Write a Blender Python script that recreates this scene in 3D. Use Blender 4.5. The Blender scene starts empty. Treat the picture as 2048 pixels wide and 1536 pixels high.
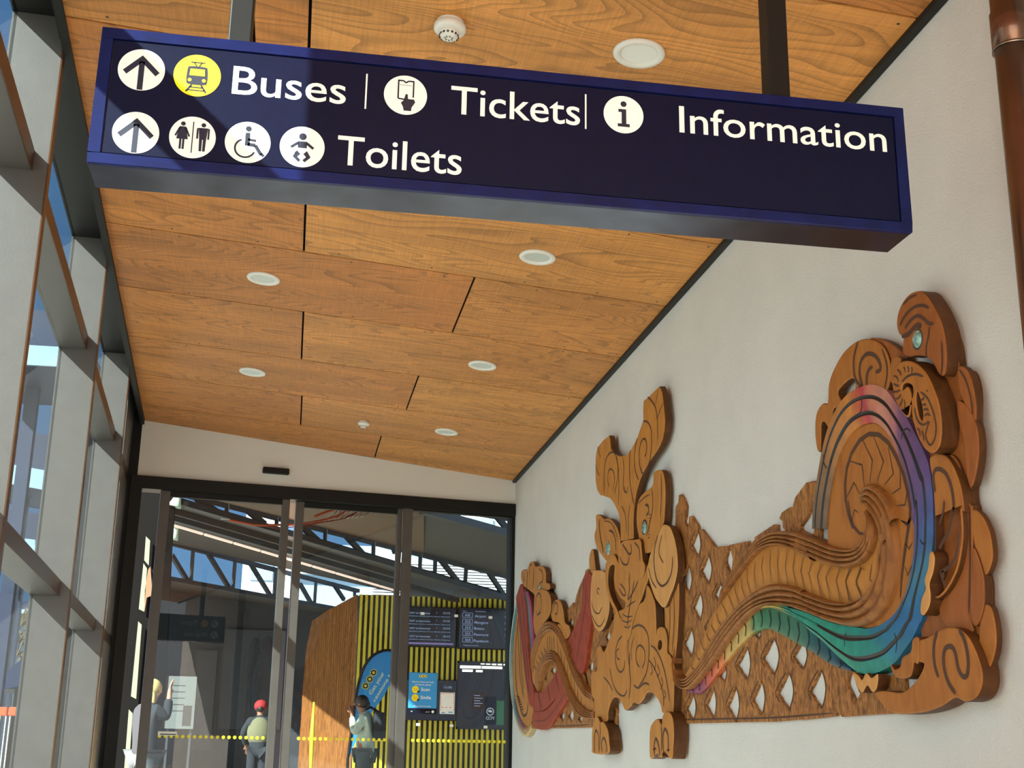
import bpy, bmesh, math, random
from mathutils import Vector, Matrix, geometry
random.seed(7)
S = bpy.context.scene
C = S.collection
# ------------------------------------------------------------------ survey of the place
# The frame is 2048x1536; measured points are turned into places on real planes
F, CX, CY = 2535.0, 1024.0, 768.0
UP = Vector((1165-CX, CY+8164, -F)).normalized()
FY = Vector((571-CX, CY-1479, -F)); FY -= FY.dot(UP)*UP; FY.normalize()
FX = FY.cross(UP)
R3 = Matrix((FX, FY, UP))
CAM = Vector((0, 0, 1.0))
def ray(u, v): return R3 @ Vector((u-CX, CY-v, -F))
def isect(u, v, p, n):
    d = ray(u, v); n = Vector(n)
    return CAM + d*((Vector(p)-CAM).dot(n)/d.dot(n))
def atY(u, v, y): return isect(u, v, (0, y, 0), (0, 1, 0))
def atX(u, v, x): return isect(u, v, (x, 0, 0), (1, 0, 0))
def atZ(u, v, z): return isect(u, v, (0, 0, z), (0, 0, 1))
XW = 2.067                                            # right wall
BD = Vector((-0.988, -0.157, 0)).normalized()         # along the end wall, away from the corner
BN = Vector((-0.157, 0.988, 0)).normalized()          # out of the end wall, away from the camera
COR = Vector((XW, 12.02, 0))
def bw(u, v, off=0): return isect(u, v, COR+BN*off, BN)
def zc(x): return 3.471 + 0.0792*(XW-x)               # ceiling height
GD = Vector((-0.059, 0.998, 0)).normalized()          # along the glazing
GN = Vector((-GD.y, GD.x, 0))                         # out of the glazing, to the left
GP = Vector((-1.216, 7.36, 0))                        # inner edge of the second fin
cam = bpy.data.cameras.new('camera'); cam.sensor_width = 36; cam.lens = F/2048*36
cam.clip_end = 500
co = bpy.data.objects.new('camera', cam); C.objects.link(co)
co.matrix_world = Matrix.Translation(CAM) @ R3.to_4x4()
S.camera = co
S.view_settings.view_transform = 'Standard'; S.view_settings.look = 'None'
S.view_settings.gamma = 1; S.view_settings.use_curve_mapping = False
S.view_settings.exposure = 0.0
# ------------------------------------------------------------------ materials
def lin(c):
    return tuple(((x/255)/12.92 if x/255 <= .04045 else ((x/255+.055)/1.055)**2.4) for x in c)+(1,)
def mat(name, col, rough=.6, metal=0, noise=0, nscale=20, bump=0, bscale=60, emit=0, spec=.5, coat=0, stretch=None):
    m = bpy.data.materials.new(name); m.use_nodes = True
    nt = m.node_tree; b = nt.nodes['Principled BSDF']
    col = lin(col)
    b.inputs['Base Color'].default_value = col; b.inputs['Roughness'].default_value = rough
    b.inputs['Metallic'].default_value = metal; b.inputs['Specular IOR Level'].default_value = spec
    b.inputs['Coat Weight'].default_value = coat
    if emit:
        b.inputs['Emission Color'].default_value = col; b.inputs['Emission Strength'].default_value = emit
    if noise or bump:
        tc = nt.nodes.new('ShaderNodeTexCoord'); mp = nt.nodes.new('ShaderNodeMapping')
        nt.links.new(tc.outputs['Object'], mp.inputs[0])
        if stretch: mp.inputs['Scale'].default_value = stretch
    if noise:
        n = nt.nodes.new('ShaderNodeTexNoise'); n.inputs['Scale'].default_value = nscale; n.inputs['Detail'].default_value = 5
        nt.links.new(mp.outputs[0], n.inputs['Vector'])
        r = nt.nodes.new('ShaderNodeMapRange'); r.inputs[3].default_value = 1-noise; r.inputs[4].default_value = 1+noise
        r.inputs[1].default_value = .3; r.inputs[2].default_value = .7
        nt.links.new(n.outputs['Fac'], r.inputs[0])
        x = nt.nodes.new('ShaderNodeMix'); x.data_type = 'RGBA'; x.blend_type = 'MULTIPLY'; x.inputs[0].default_value = 1
        x.inputs[6].default_value = col; nt.links.new(r.outputs[0], x.inputs[7]); nt.links.new(x.outputs[2], b.inputs['Base Color'])
    if bump:
        n = nt.nodes.new('ShaderNodeTexNoise'); n.inputs['Scale'].default_value = bscale; n.inputs['Detail'].default_value = 4
        nt.links.new(mp.outputs[0], n.inputs['Vector'])
        bp = nt.nodes.new('ShaderNodeBump'); bp.inputs['Strength'].default_value = bump; bp.inputs['Distance'].default_value = .01
        nt.links.new(n.outputs['Fac'], bp.inputs['Height']); nt.links.new(bp.outputs[0], b.inputs['Normal'])
    return m
def plywood(name, base, dark, off, rot=0):
    """flat-sawn veneer: long contour bands of noise, plus fine fibre"""
    m = bpy.data.materials.new(name); m.use_nodes = True; nt = m.node_tree; N = nt.nodes.new; L = nt.links.new
    b = nt.nodes['Principled BSDF']; b.inputs['Roughness'].default_value = .5; b.inputs['Specular IOR Level'].default_value = .3
    tc = N('ShaderNodeTexCoord'); mp = N('ShaderNodeMapping'); L(tc.outputs['Object'], mp.inputs[0])
    mp.inputs['Location'].default_value = (off*3.7, off*5.1, off); mp.inputs['Scale'].default_value = (.42, 2.1, 1)
    n = N('ShaderNodeTexNoise'); n.inputs['Scale'].default_value = 1.25; n.inputs['Detail'].default_value = 2.2; n.inputs['Roughness'].default_value = .42
    n.inputs['Distortion'].default_value = .35
    L(mp.outputs[0], n.inputs['Vector'])
    mu = N('ShaderNodeMath'); mu.operation = 'MULTIPLY'; mu.inputs[1].default_value = 26; L(n.outputs['Fac'], mu.inputs[0])
    fr = N('ShaderNodeMath'); fr.operation = 'FRACT'; L(mu.outputs[0], fr.inputs[0])
    cr = N('ShaderNodeValToRGB'); cr.color_ramp.elements[0].position = 0; cr.color_ramp.elements[0].color = lin(base)
    cr.color_ramp.elements[1].position = .97; cr.color_ramp.elements[1].color = lin(dark)
    e = cr.color_ramp.elements.new(.55); e.color = lin([a*.97 for a in base])
    e = cr.color_ramp.elements.new(1.0); e.color = lin(base)
    L(fr.outputs[0], cr.inputs[0])
    mp2 = N('ShaderNodeMapping'); L(tc.outputs['Object'], mp2.inputs[0]); mp2.inputs['Scale'].default_value = (3, 130, 1); mp2.inputs['Location'].default_value = (off, off, 0)
    n2 = N('ShaderNodeTexNoise'); n2.inputs['Scale'].default_value = 1; n2.inputs['Detail'].default_value = 3; L(mp2.outputs[0], n2.inputs['Vector'])
    mp3 = N('ShaderNodeMapping'); L(tc.outputs['Object'], mp3.inputs[0]); mp3.inputs['Scale'].default_value = (120, 6, 1)
    n3 = N('ShaderNodeTexNoise'); n3.inputs['Scale'].default_value = 1; n3.inputs['Detail'].default_value = 2; L(mp3.outputs[0], n3.inputs['Vector'])
    ad = N('ShaderNodeMath'); ad.operation = 'ADD'; L(n2.outputs['Fac'], ad.inputs[0]); L(n3.outputs['Fac'], ad.inputs[1])
    r = N('ShaderNodeMapRange'); r.inputs[1].default_value = .6; r.inputs[2].default_value = 1.4; r.inputs[3].default_value = .8; r.inputs[4].default_value = 1.18
    L(ad.outputs[0], r.inputs[0])
    nb = N('ShaderNodeTexNoise'); nb.inputs['Scale'].default_value = 1.6; nb.inputs['Detail'].default_value = 1; L(mp.outputs[0], nb.inputs['Vector'])
    rb = N('ShaderNodeMapRange'); rb.inputs[1].default_value = .3; rb.inputs[2].default_value = .7; rb.inputs[3].default_value = .82; rb.inputs[4].default_value = 1.14
    L(nb.outputs['Fac'], rb.inputs[0])
    mm = N('ShaderNodeMath'); mm.operation = 'MULTIPLY'; L(r.outputs[0], mm.inputs[0]); L(rb.outputs[0], mm.inputs[1])
    x = N('ShaderNodeMix'); x.data_type = 'RGBA'; x.blend_type = 'MULTIPLY'; x.inputs[0].default_value = 1
    L(cr.outputs[0], x.inputs[6]); L(mm.outputs[0], x.inputs[7]); L(x.outputs[2], b.inputs['Base Color'])
    return m
def carved(name, col, dark, bump=.35, bs=30, amt=.5, rough=.5):
    m = bpy.data.materials.new(name); m.use_nodes = True; nt = m.node_tree; N = nt.nodes.new; L = nt.links.new
    b = nt.nodes['Principled BSDF']; b.inputs['Roughness'].default_value = rough; b.inputs['Specular IOR Level'].default_value = .2
    tc = N('ShaderNodeTexCoord'); mp = N('ShaderNodeMapping'); L(tc.outputs['Object'], mp.inputs[0])
    mp.inputs['Scale'].default_value = (1, 1, .35)
    n = N('ShaderNodeTexNoise'); n.inputs['Scale'].default_value = bs; n.inputs['Detail'].default_value = 5; n.inputs['Distortion'].default_value = 1.2
    L(mp.outputs[0], n.inputs['Vector'])
    cr = N('ShaderNodeValToRGB'); cr.color_ramp.elements[0].position = .5-amt*.4; cr.color_ramp.elements[0].color = lin(dark)
    cr.color_ramp.elements[1].position = .62; cr.color_ramp.elements[1].color = lin(col)
    L(n.outputs['Fac'], cr.inputs[0]); L(cr.outputs[0], b.inputs['Base Color'])
    bp = N('ShaderNodeBump'); bp.inputs['Strength'].default_value = bump; bp.inputs['Distance'].default_value = .01
    L(n.outputs['Fac'], bp.inputs['Height']); L(bp.outputs[0], b.inputs['Normal'])
    return m
def painted(name, rough=.45):
    """stain brushed on in bands: the colour is stored on the carving itself"""
    m = bpy.data.materials.new(name); m.use_nodes = True; nt = m.node_tree; N = nt.nodes.new; L = nt.links.new
    b = nt.nodes['Principled BSDF']; b.inputs['Roughness'].default_value = rough
    a = N('ShaderNodeVertexColor'); a.layer_name = 'paint'
    tc = N('ShaderNodeTexCoord'); n = N('ShaderNodeTexNoise'); n.inputs['Scale'].default_value = 16; n.inputs['Detail'].default_value = 4
    L(tc.outputs['Object'], n.inputs['Vector'])
    r = N('ShaderNodeMapRange'); r.inputs[1].default_value = .3; r.inputs[2].default_value = .7; r.inputs[3].default_value = .62; r.inputs[4].default_value = .92
    L(n.outputs['Fac'], r.inputs[0])
    x = N('ShaderNodeMix'); x.data_type = 'RGBA'; x.blend_type = 'MULTIPLY'; x.inputs[0].default_value = 1
    L(a.outputs['Color'], x.inputs[6]); L(r.outputs[0], x.inputs[7]); L(x.outputs[2], b.inputs['Base Color'])
    return m
def glassmat(name, tint=(235, 243, 240), ior=1.5, rough=0.0):
    m = bpy.data.materials.new(name); m.use_nodes = True; nt = m.node_tree; N = nt.nodes.new; L = nt.links.new
    nt.nodes.remove(nt.nodes['Principled BSDF']); out = nt.nodes['Material Output']
    t = N('ShaderNodeBsdfTransparent'); t.inputs[0].default_value = lin(tint)
    g = N('ShaderNodeBsdfGlossy'); g.inputs['Roughness'].default_value = rough
    f = N('ShaderNodeFresnel'); f.inputs[0].default_value = ior
    ge = N('ShaderNodeNewGeometry'); iv = N('ShaderNodeMath'); iv.operation = 'SUBTRACT'; iv.inputs[0].default_value = 1; L(ge.outputs['Backfacing'], iv.inputs[1])
    mu = N('ShaderNodeMath'); mu.operation = 'MULTIPLY'; L(f.outputs[0], mu.inputs[0]); L(iv.outputs[0], mu.inputs[1])
    x = N('ShaderNodeMixShader'); L(mu.outputs[0], x.inputs[0]); L(t.outputs[0], x.inputs[1]); L(g.outputs[0], x.inputs[2]); L(x.outputs[0], out.inputs[0])
    return m
M = {}
M['wall'] = mat('white_render', (207, 205, 200), .85, noise=.03, nscale=3, bump=.35, bscale=130)
M['wall_smooth'] = mat('white_paint', (216, 211, 202), .8, noise=.02, nscale=2)
M['black'] = mat('black_powder_coat', (22, 21, 20), .5, noise=.15, nscale=6, spec=.25)
M['shadowgap'] = mat('black_gap', (12, 12, 12), .9, spec=.05)
M['fin'] = mat('grey_bronze_powder_coat', (90, 86, 83), .4, metal=.35, noise=.05, nscale=9, bump=.08, bscale=300)
M['fin_edge'] = mat('bronze_edge', (88, 58, 36), .35, metal=.6)
M['glass'] = glassmat('clear_glass', (206, 216, 219))
M['doorglass'] = glassmat('door_glass', (200, 209, 212), 1.5)
M['floor'] = mat('concrete_paving', (186, 178, 166), .7, noise=.1, nscale=8)
M['asphalt'] = mat('pale_forecourt', (150, 148, 142), .8, noise=.1, nscale=2)
M['navy'] = mat('navy_enamel', (7, 12, 40), .4, noise=.12, nscale=30, spec=.15)
M['navy_frame'] = mat('navy_frame_enamel', (9, 20, 68), .35, noise=.3, nscale=14, spec=.2)
M['navy_under'] = mat('navy_polished_underside', (64, 68, 86), .24, noise=.35, nscale=9, metal=.85)
M['signwhite'] = mat('white_vinyl', (232, 234, 230), .5)
M['signyellow'] = mat('yellow_vinyl', (250, 218, 20), .5)
M['glyph'] = mat('navy_vinyl', (14, 20, 44), .5)
M['plastic'] = mat('white_plastic', (222, 220, 212), .4)
M['lamp'] = mat('lamp_lens', (190, 196, 190), .3, spec=.6)
M['lamp_on'] = mat('lamp_lens_white', (226, 228, 222), .4)
M['grille'] = mat('dark_slot', (40, 38, 36), .6)
M['copper'] = mat('copper_pipe', (112, 84, 68), .25, metal=.75, noise=.2, nscale=5)
M['steel'] = mat('steel_clip', (150, 140, 130), .3, metal=1)
WOOD = (186, 124, 54)
M['wood'] = carved('oiled_carved_wood', WOOD, (168, 108, 44), .1, 14, .5)
M['woodlight'] = carved('pale_carved_wood', (203, 148, 84), (190, 132, 72), .08, 12, .5)
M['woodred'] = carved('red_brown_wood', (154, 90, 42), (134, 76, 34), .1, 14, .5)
M['chip'] = carved('chiselled_wood', (180, 120, 62), (112, 70, 36), .9, 55, .35)
M['ridge'] = carved('ridged_dark_wood', (152, 98, 50), (120, 74, 38), .2, 22, .5)
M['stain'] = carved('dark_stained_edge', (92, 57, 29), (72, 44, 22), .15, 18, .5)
M['cut'] = mat('dark_cut_line', (74, 44, 22), .7)
M['woodR_shade'] = carved('oiled_wood_right_shade', (168, 106, 46), (150, 90, 38), .1, 14, .5)  # same oiled wood, dimmer light of the right end put into its colour
M['blackcut'] = mat('black_cut_line', (16, 16, 18), .6)
M['red'] = carved('red_stained_wood', (158, 66, 40), (128, 48, 32), .4, 22, .6)
M['redcut'] = mat('dark_red_cut', (92, 34, 26), .7)
M['paint'] = painted('rainbow_stain')
M['paua'] = mat('paua_shell', (110, 150, 140), .15, noise=.7, nscale=60, spec=.8, coat=1)
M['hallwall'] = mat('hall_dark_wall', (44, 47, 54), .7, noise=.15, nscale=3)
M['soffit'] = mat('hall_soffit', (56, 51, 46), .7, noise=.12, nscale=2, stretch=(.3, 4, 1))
M['soffitbrown'] = mat('hall_timber_ceiling', (88, 62, 36), .6, noise=.15, nscale=3, stretch=(.3, 4, 1))
M['beam'] = mat('hall_steel', (50, 54, 60), .5)
M['timber'] = carved('hall_timber_boards', (150, 100, 54), (92, 58, 32), .5, 9, .6)
M['yellow'] = mat('yellow_batten', (214, 190, 44), .5)
M['whitebld'] = mat('white_cladding', (226, 230, 232), .6)
M['blue'] = mat('poster_blue', (58, 150, 214), .5)
M['flag'] = mat('flag_blue', (40, 130, 190), .6)
M['screen'] = mat('screen_glass', (22, 26, 42), .2)
M['led'] = mat('screen_text', (170, 180, 215), .5, emit=.45)
M['lilac'] = mat('screen_bar', (150, 130, 190), .5, emit=.4)
M['tube'] = mat('strip_lamp', (255, 246, 214), .5, emit=5)
M['strip'] = mat('led_strip', (255, 214, 190), .5, emit=2.2)
M['dot'] = mat('yellow_dot_film', (236, 218, 40), .5)
M['white'] = mat('white_card', (236, 234, 228), .6)
M['orange'] = mat('orange_rope', (206, 84, 38), .6)
M['skin'] = mat('skin', (196, 146, 116), .5)
M['skin2'] = mat('skin_warm', (150, 102, 78), .5)
M['hairdark'] = mat('dark_hair', (38, 28, 24), .5)
M['hairblond'] = mat('blonde_hair', (206, 184, 120), .5)
M['jacket'] = mat('sage_fleece', (176, 186, 168), .9, noise=.08, nscale=20)
M['darkcloth'] = mat('dark_cloth', (38, 42, 48), .9)
M['trouser'] = mat('grey_trousers', (70, 76, 80), .9)
M['vest'] = mat('beige_vest', (108, 106, 80), .9)
M['cap'] = mat('red_cap', (150, 34, 34), .8)
M['leaf'] = mat('tree_twigs', (120, 104, 70), .9, noise=.3, nscale=5)
M['orangevest'] = mat('orange_plastic', (235, 90, 40), .6)
M['roofblue'] = mat('canopy_steel', (36, 48, 76), .5)
# ------------------------------------------------------------------ object helpers
def link(name, me, m=None, parent=None):
    o = bpy.data.objects.new(name, me); C.objects.link(o)
    if m is not None:
        for k in (m if isinstance(m, (list, tuple)) else [m]): me.materials.append(k)
    if parent is not None: o.parent = parent
    return o
def thing(name, label, cat, loc=(0, 0, 0), group=None, rz=0):
    o = bpy.data.objects.new(name, None); C.objects.link(o); o.location = loc; o.rotation_euler = (0, 0, rz)
    o.empty_display_size = .05
    o['label'] = label; o['category'] = cat
    if group: o['group'] = group
    return o
def tag(o, label, cat, group=None):
    o['label'] = label; o['category'] = cat
    if group: o['group'] = group
    return o
def struct(o): o['kind'] = 'structure'; return o
class MB:
    """collects shapes into one mesh; origin is subtracted so parts sit under their thing"""
    def __init__(s, org=(0, 0, 0)): s.v = []; s.f = []; s.mi = []; s.o = Vector(org); s.sm = []
    def add(s, vs, fs, mi=0, smooth=False):
        n = len(s.v); s.v += [Vector(p)-s.o for p in vs]
        for f in fs: s.f.append([i+n for i in f]); s.mi.append(mi); s.sm.append(smooth)
    def hexa(s, p, mi=0):      # 8 corners: bottom ring then top ring
        s.add(p, [(3, 2, 1, 0), (4, 5, 6, 7), (0, 1, 5, 4), (1, 2, 6, 5), (2, 3, 7, 6), (3, 0, 4, 7)], mi)
    def box(s, a, b, mi=0):
        (x0, y0, z0), (x1, y1, z1) = a, b
        s.hexa([(x0, y0, z0), (x1, y0, z0), (x1, y1, z0), (x0, y1, z0), (x0, y0, z1), (x1, y0, z1), (x1, y1, z1), (x0, y1, z1)], mi)
    def obox(s, c, ax, ay, az, mi=0):
        c = Vector(c); ax = Vector(ax)/2; ay = Vector(ay)/2; az = Vector(az)/2
        s.hexa([c-ax-ay-az, c+ax-ay-az, c+ax+ay-az, c-ax+ay-az, c-ax-ay+az, c+ax-ay+az, c+ax+ay+az, c-ax+ay+az], mi)
    def bar(s, a, b, w, h=None, mi=0, up=(0, 0, 1)):
        a = Vector(a); b = Vector(b); d = b-a
        if d.length < 1e-6: return
        u = Vector(up)
        if abs(d.normalized().dot(u)) > .99: u = Vector((0, 1, 0))
        sx = d.cross(u).normalized()*w; sy = sx.cross(d).normalized()*(h or w)
        s.obox((a+b)/2, d, sx, sy, mi)
    def cyl(s, c, r, axis, h, n=32, r2=None, mi=0, caps=True, smooth=True):
        c = Vector(c); a = Vector(axis).normalized(); u = a.orthogonal().normalized(); w = a.cross(u)
        r2 = r if r2 is None else r2
        vs = []
        for k in range(n):
            t = 2*math.pi*k/n; d = u*math.cos(t)+w*math.sin(t)
            vs += [c+d*r, c+a*h+d*r2]
        fs = [(2*k, (2*k+2) % (2*n), (2*k+3) % (2*n), 2*k+1) for k in range(n)]
        s.add(vs, fs, mi, smooth)
        if caps: s.add(vs[0::2], [list(range(n))[::-1]], mi); s.add(vs[1::2], [list(range(n))], mi)
    def lathe(s, c, prof, axis, n=36, mi=0):
        c = Vector(c); a = Vector(axis).normalized(); u = a.orthogonal().normalized(); w = a.cross(u)
        vs = []
        for (r, h) in prof:
            for k in range(n):
                t = 2*math.pi*k/n; vs.append(c+a*h+(u*math.cos(t)+w*math.sin(t))*r)
        fs = []
        for j in range(len(prof)-1):
            for k in range(n): fs.append((j*n+k, j*n+(k+1) % n, (j+1)*n+(k+1) % n, (j+1)*n+k))
        s.add(vs, fs, mi, True)
    def prism(s, pts, d, mi=0, mi_side=None):
        """extrude a simple polygon (3-D points) along d"""
        pts = [Vector(p) for p in pts]; d = Vector(d); n = len(pts)
        tri = geometry.tessellate_polygon([pts])
        s.add(pts+[p+d for p in pts], [t for t in tri]+[tuple(i+n for i in reversed(t)) for t in tri], mi)
        s.add(pts+[p+d for p in pts], [(i, (i+1) % n, (i+1) % n+n, i+n) for i in range(n)], mi if mi_side is None else mi_side)
    def tube(s, pts, r, n=8, mi=0, rad=None):
        pts = [Vector(p) for p in pts]; vs = []
        for i, p in enumerate(pts):
            t = (pts[min(i+1, len(pts)-1)]-pts[max(i-1, 0)]).normalized(); u = t.orthogonal().normalized()
            if i and abs(pu.cross(t).length) > 1e-3: u = (pu-t*pu.dot(t)).normalized()
            pu = u; w = t.cross(u); rr = rad[i] if rad else r
            for k in range(n):
                q = 2*math.pi*k/n; vs.append(p+(u*math.cos(q)+w*math.sin(q))*rr)
        fs = [(i*n+k, i*n+(k+1) % n, (i+1)*n+(k+1) % n, (i+1)*n+k) for i in range(len(pts)-1) for k in range(n)]
        fs += [list(range(n))[::-1], [len(vs)-n+k for k in range(n)]]
        s.add(vs, fs, mi, True)
    def sphere(s, c, r, sc=(1, 1, 1), n=14, mi=0):
        c = Vector(c); vs = []; fs = []
        for i in range(n+1):
            th = math.pi*i/n
            for k in range(2*n):
                ph = math.pi*k/n
                vs.append(c+Vector((r*sc[0]*math.sin(th)*math.cos(ph), r*sc[1]*math.sin(th)*math.sin(ph), r*sc[2]*math.cos(th))))
        for i in range(n):
            for k in range(2*n): fs.append((i*2*n+k, (i+1)*2*n+k, (i+1)*2*n+(k+1) % (2*n), i*2*n+(k+1) % (2*n)))
        s.add(vs, fs, mi, True)
    def build(s, name, m, parent=None, fix=True):
        me = bpy.data.meshes.new(name); me.from_pydata([tuple(v) for v in s.v], [], s.f)
        for i, p in enumerate(me.polygons): p.material_index = s.mi[i]; p.use_smooth = s.sm[i]
        if fix:
            bm = bmesh.new(); bm.from_mesh(me); bmesh.ops.remove_doubles(bm, verts=bm.verts, dist=1e-6)
            bmesh.ops.recalc_face_normals(bm, faces=bm.faces); bm.to_mesh(me); bm.free()
        me.update()
        return link(name, me, m, parent)
def bevel(o, w=.003, seg=2, ang=35):
    b = o.modifiers.new('bevel', 'BEVEL'); b.width = w; b.segments = seg; b.limit_method = 'ANGLE'; b.angle_limit = math.radians(ang)
    return o
def catmull(pts, closed=True, k=4):
    n = len(pts); out = []
    rng = range(n) if closed else range(n-1)
    for i in rng:
        if closed: p0, p1, p2, p3 = pts[i-1], pts[i], pts[(i+1) % n], pts[(i+2) % n]
        else: p0, p1, p2, p3 = pts[max(i-1, 0)], pts[i], pts[i+1], pts[min(i+2, n-1)]
        for j in range(k):
            t = j/k
            out.append(tuple(.5*((2*b)+(-a+c)*t+(2*a-5*b+4*c-d)*t*t+(-a+3*b-3*c+d)*t*t*t) for a, b, c, d in zip(p0, p1, p2, p3)))
    if not closed: out.append(tuple(pts[-1]))
    return out
# ------------------------------------------------------------------ text
def text_mesh(s, bold=.0):
    cu = bpy.data.curves.new('t', 'FONT'); cu.body = s; cu.size = 1; cu.offset = bold; cu.resolution_u = 4; cu.fill_mode = 'FRONT'
    o = bpy.data.objects.new('t', cu); C.objects.link(o)
    dg = bpy.context.evaluated_depsgraph_get(); me = bpy.data.meshes.new_from_object(o.evaluated_get(dg))
    bpy.data.objects.remove(o); bpy.data.curves.remove(cu)
    return me
def text_on(mb, s, p0, ex, ey, w=None, h=.05, bold=.0, mi=0):
    """lay writing into mb: p0 lower-left, ex/ey unit vectors, w target width (None keeps proportion), h capital height"""
    me = text_mesh(s, bold); vs = [v.co.copy() for v in me.vertices]
    if not vs: return
    x0 = min(v.x for v in vs); x1 = max(v.x for v in vs); sy = h/.73
    sx = sy if w is None else w/(x1-x0)
    p0 = Vector(p0); ex = Vector(ex).normalized(); ey = Vector(ey).normalized()
    mb.add([p0+ex*((v.x-x0)*sx)+ey*(v.y*sy) for v in vs], [tuple(p.vertices) for p in me.polygons], mi)
    bpy.data.meshes.remove(me)
# ================================================================== SETTING
mb = MB(); mb.box((-2.2, -9, -.2), (XW+.3, 12, 0)); struct(mb.build('floor', M['floor']))
mb = MB(); mb.box((-60, -40, -.4), (40, 110, -.21)); struct(mb.build('ground', M['asphalt']))
mb = MB(); mb.box((XW, -1.0, 0), (XW+.25, 12.02, 4.2)); struct(mb.build('wall_right', M['wall']))
# end wall band over the doors, and sill below
def bpt(s, z, off=0): p = COR+BD*s+BN*off; return Vector((p.x, p.y, z))
def bbox(mb, s0, s1, z0, z1, o0, o1, mi=0):
    mb.hexa([bpt(s0, z0, o0), bpt(s1, z0, o0), bpt(s1, z0, o1), bpt(s0, z0, o1), bpt(s0, z1, o0), bpt(s1, z1, o0), bpt(s1, z1, o1), bpt(s0, z1, o1)], mi)
SL = 3.60                                   # along the end wall from the corner to the glazing
mb = MB()
bbox(mb, 0, SL+.1, 3.24, 4.2, 0, .16); struct(mb.build('wall_back', M['wall_smooth']))
# ceiling: black backing with plywood panels and shadow gaps
cl = struct(MB().build('ceiling', M['shadowgap'], fix=False))
def edgeL(y): return -1.014 - (y-4.507)*(.404/6.938)   # left edge of the ceiling
mbk = MB()
p = [(edgeL(-1.5), -1.5), (XW, -1.5), (XW, 12.02), (edgeL(11.5), 11.5)]
mbk.hexa([(x, y, zc(x)+.012) for x, y in p]+[(x, y, zc(x)+.2) for x, y in p])
mbk.build('backing', M['shadowgap'], cl)
rows = [-1.5, -.48, .55, 1.58, 2.61, 3.643, 4.626, 5.783, 6.755, 7.80, 8.874, 9.876, 10.88, 12.1]
joints = {2: [.5], 3: [1.1], 4: [-.2], 5: [-.29, -.075], 6: [.9], 7: [-.065], 8: [.907], 9: [-.053], 10: [.797], 11: [-.037], 12: [.668]}
g = .006; k = 0
bases = [(200, 134, 68), (192, 124, 60), (206, 141, 72), (188, 120, 59)]
plys = [plywood('ply_%d' % i, bases[i % 4], [a*.8 for a in bases[i % 4]], 1.3*i+.7) for i in range(10)]
for i in range(len(rows)-1):
    y0, y1 = rows[i]+g, rows[i+1]-g
    if i == 0: y0 = rows[0]
    cuts = [None]+joints.get(i, [.4])+[None]
    for j in range(len(cuts)-1):
        def X(c, y, side):
            if c is not None: return c+(g if side == 0 else -g)
            return edgeL(y)+.0 if side == 0 else XW-.035
        ya, yb = y0, y1
        def yr(x): return min(yb, 12.02-(XW-x)*.159-.004)
        xs = [X(cuts[j], ya, 0), X(cuts[j+1], ya, 1), X(cuts[j+1], yb, 1), X(cuts[j], yb, 0)]
        q = [(xs[0], ya), (xs[1], ya), (xs[2], yr(xs[2])), (xs[3], yr(xs[3]))]
        if q[2][1] <= ya+.02: continue
        m_ = MB(); m_.hexa([(x, y, zc(x)) for x, y in q]+[(x, y, zc(x)+.012) for x, y in q])
        m_.build('panel', plys[k % 10], cl); k += 1
# screw heads along the panel edges
mb = MB()
for i in range(5, len(rows)-1):
    for x in (-.8, -.3, .2, .7, 1.2, 1.6, 2.0):
        for y in (rows[i]+.05, rows[i+1]-.05):
            xx = x+random.uniform(-.08, .08)
            if xx < edgeL(y)+.03 or y > 11.6: continue
            mb.cyl((xx, y, zc(xx)-.0012), .006, (0, 0, 1), .002, 8)
mb.build('screw_heads', M['grille'], cl)
mb = MB(); mb.hexa([(XW-.035, -1.5, zc(XW)-.02), (XW-.001, -1.5, zc(XW)-.02), (XW-.001, 12.0, zc(XW)-.02), (XW-.035, 12.0, zc(XW)-.02),
         (XW-.035, -1.5, zc(XW)+.03), (XW-.001, -1.5, zc(XW)+.03), (XW-.001, 12.0, zc(XW)+.03), (XW-.035, 12.0, zc(XW)+.03)])
struct(mb.build('trim_1', M['black']))
# black edge along the glazing side
mb = MB(); a = Vector((edgeL(-1.5), -1.5, 0)); b = Vector((edgeL(11.43), 11.43, 0))
for dx0, dx1, z0, z1 in ((-.035, 0, 3.70, 4.15), (-.055, -.035, 3.76, 4.15)):
    mb.hexa([(a.x+dx0, a.y, z0), (a.x+dx1, a.y, z0), (b.x+dx1, b.y, z0), (b.x+dx0, b.y, z0), (a.x+dx0, a.y, z1), (a.x+dx1, a.y, z1), (b.x+dx1, b.y, z1), (b.x+dx0, b.y, z1)])
struct(mb.build('trim_2', M['black']))
# ------------------------------------------------------------------ glazing on the left
def gpt(s, w, z):       # s along the glazing from the second fin, w outwards from the fins' inner edge
    p = GP+GD*s+GN*w; return Vector((p.x, p.y, z))
def gbox(mb, s0, s1, w0, w1, z0, z1, mi=0):
    mb.hexa([gpt(s0, w0, z0), gpt(s1, w0, z0), gpt(s1, w1, z0), gpt(s0, w1, z0), gpt(s0, w0, z1), gpt(s1, w0, z1), gpt(s1, w1, z1), gpt(s0, w1, z1)], mi)
FD = .215
ftop = 3.86
fins = [-5.40, -2.48, 0, 2.41]
fs0 = .035
finlab = {-2.48: 'tall grey window fin nearest the camera, at the left edge of the photo', 0: 'tall grey window fin standing third from the doors',
          2.41: 'narrow grey window fin standing second from the dark door jamb'}
mull = struct(MB().build('window_1', M['black'], fix=False))
for s in fins:
    mb = MB(); gbox(mb, s, s+.06, .006, FD, 0, ftop); f = mb.build('fin', M['fin'], mull)
    mb = MB(); gbox(mb, s-.003, s+.063, 0, .006, 0, ftop); mb.build('bronze_edge', M['fin_edge'], f)
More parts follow.
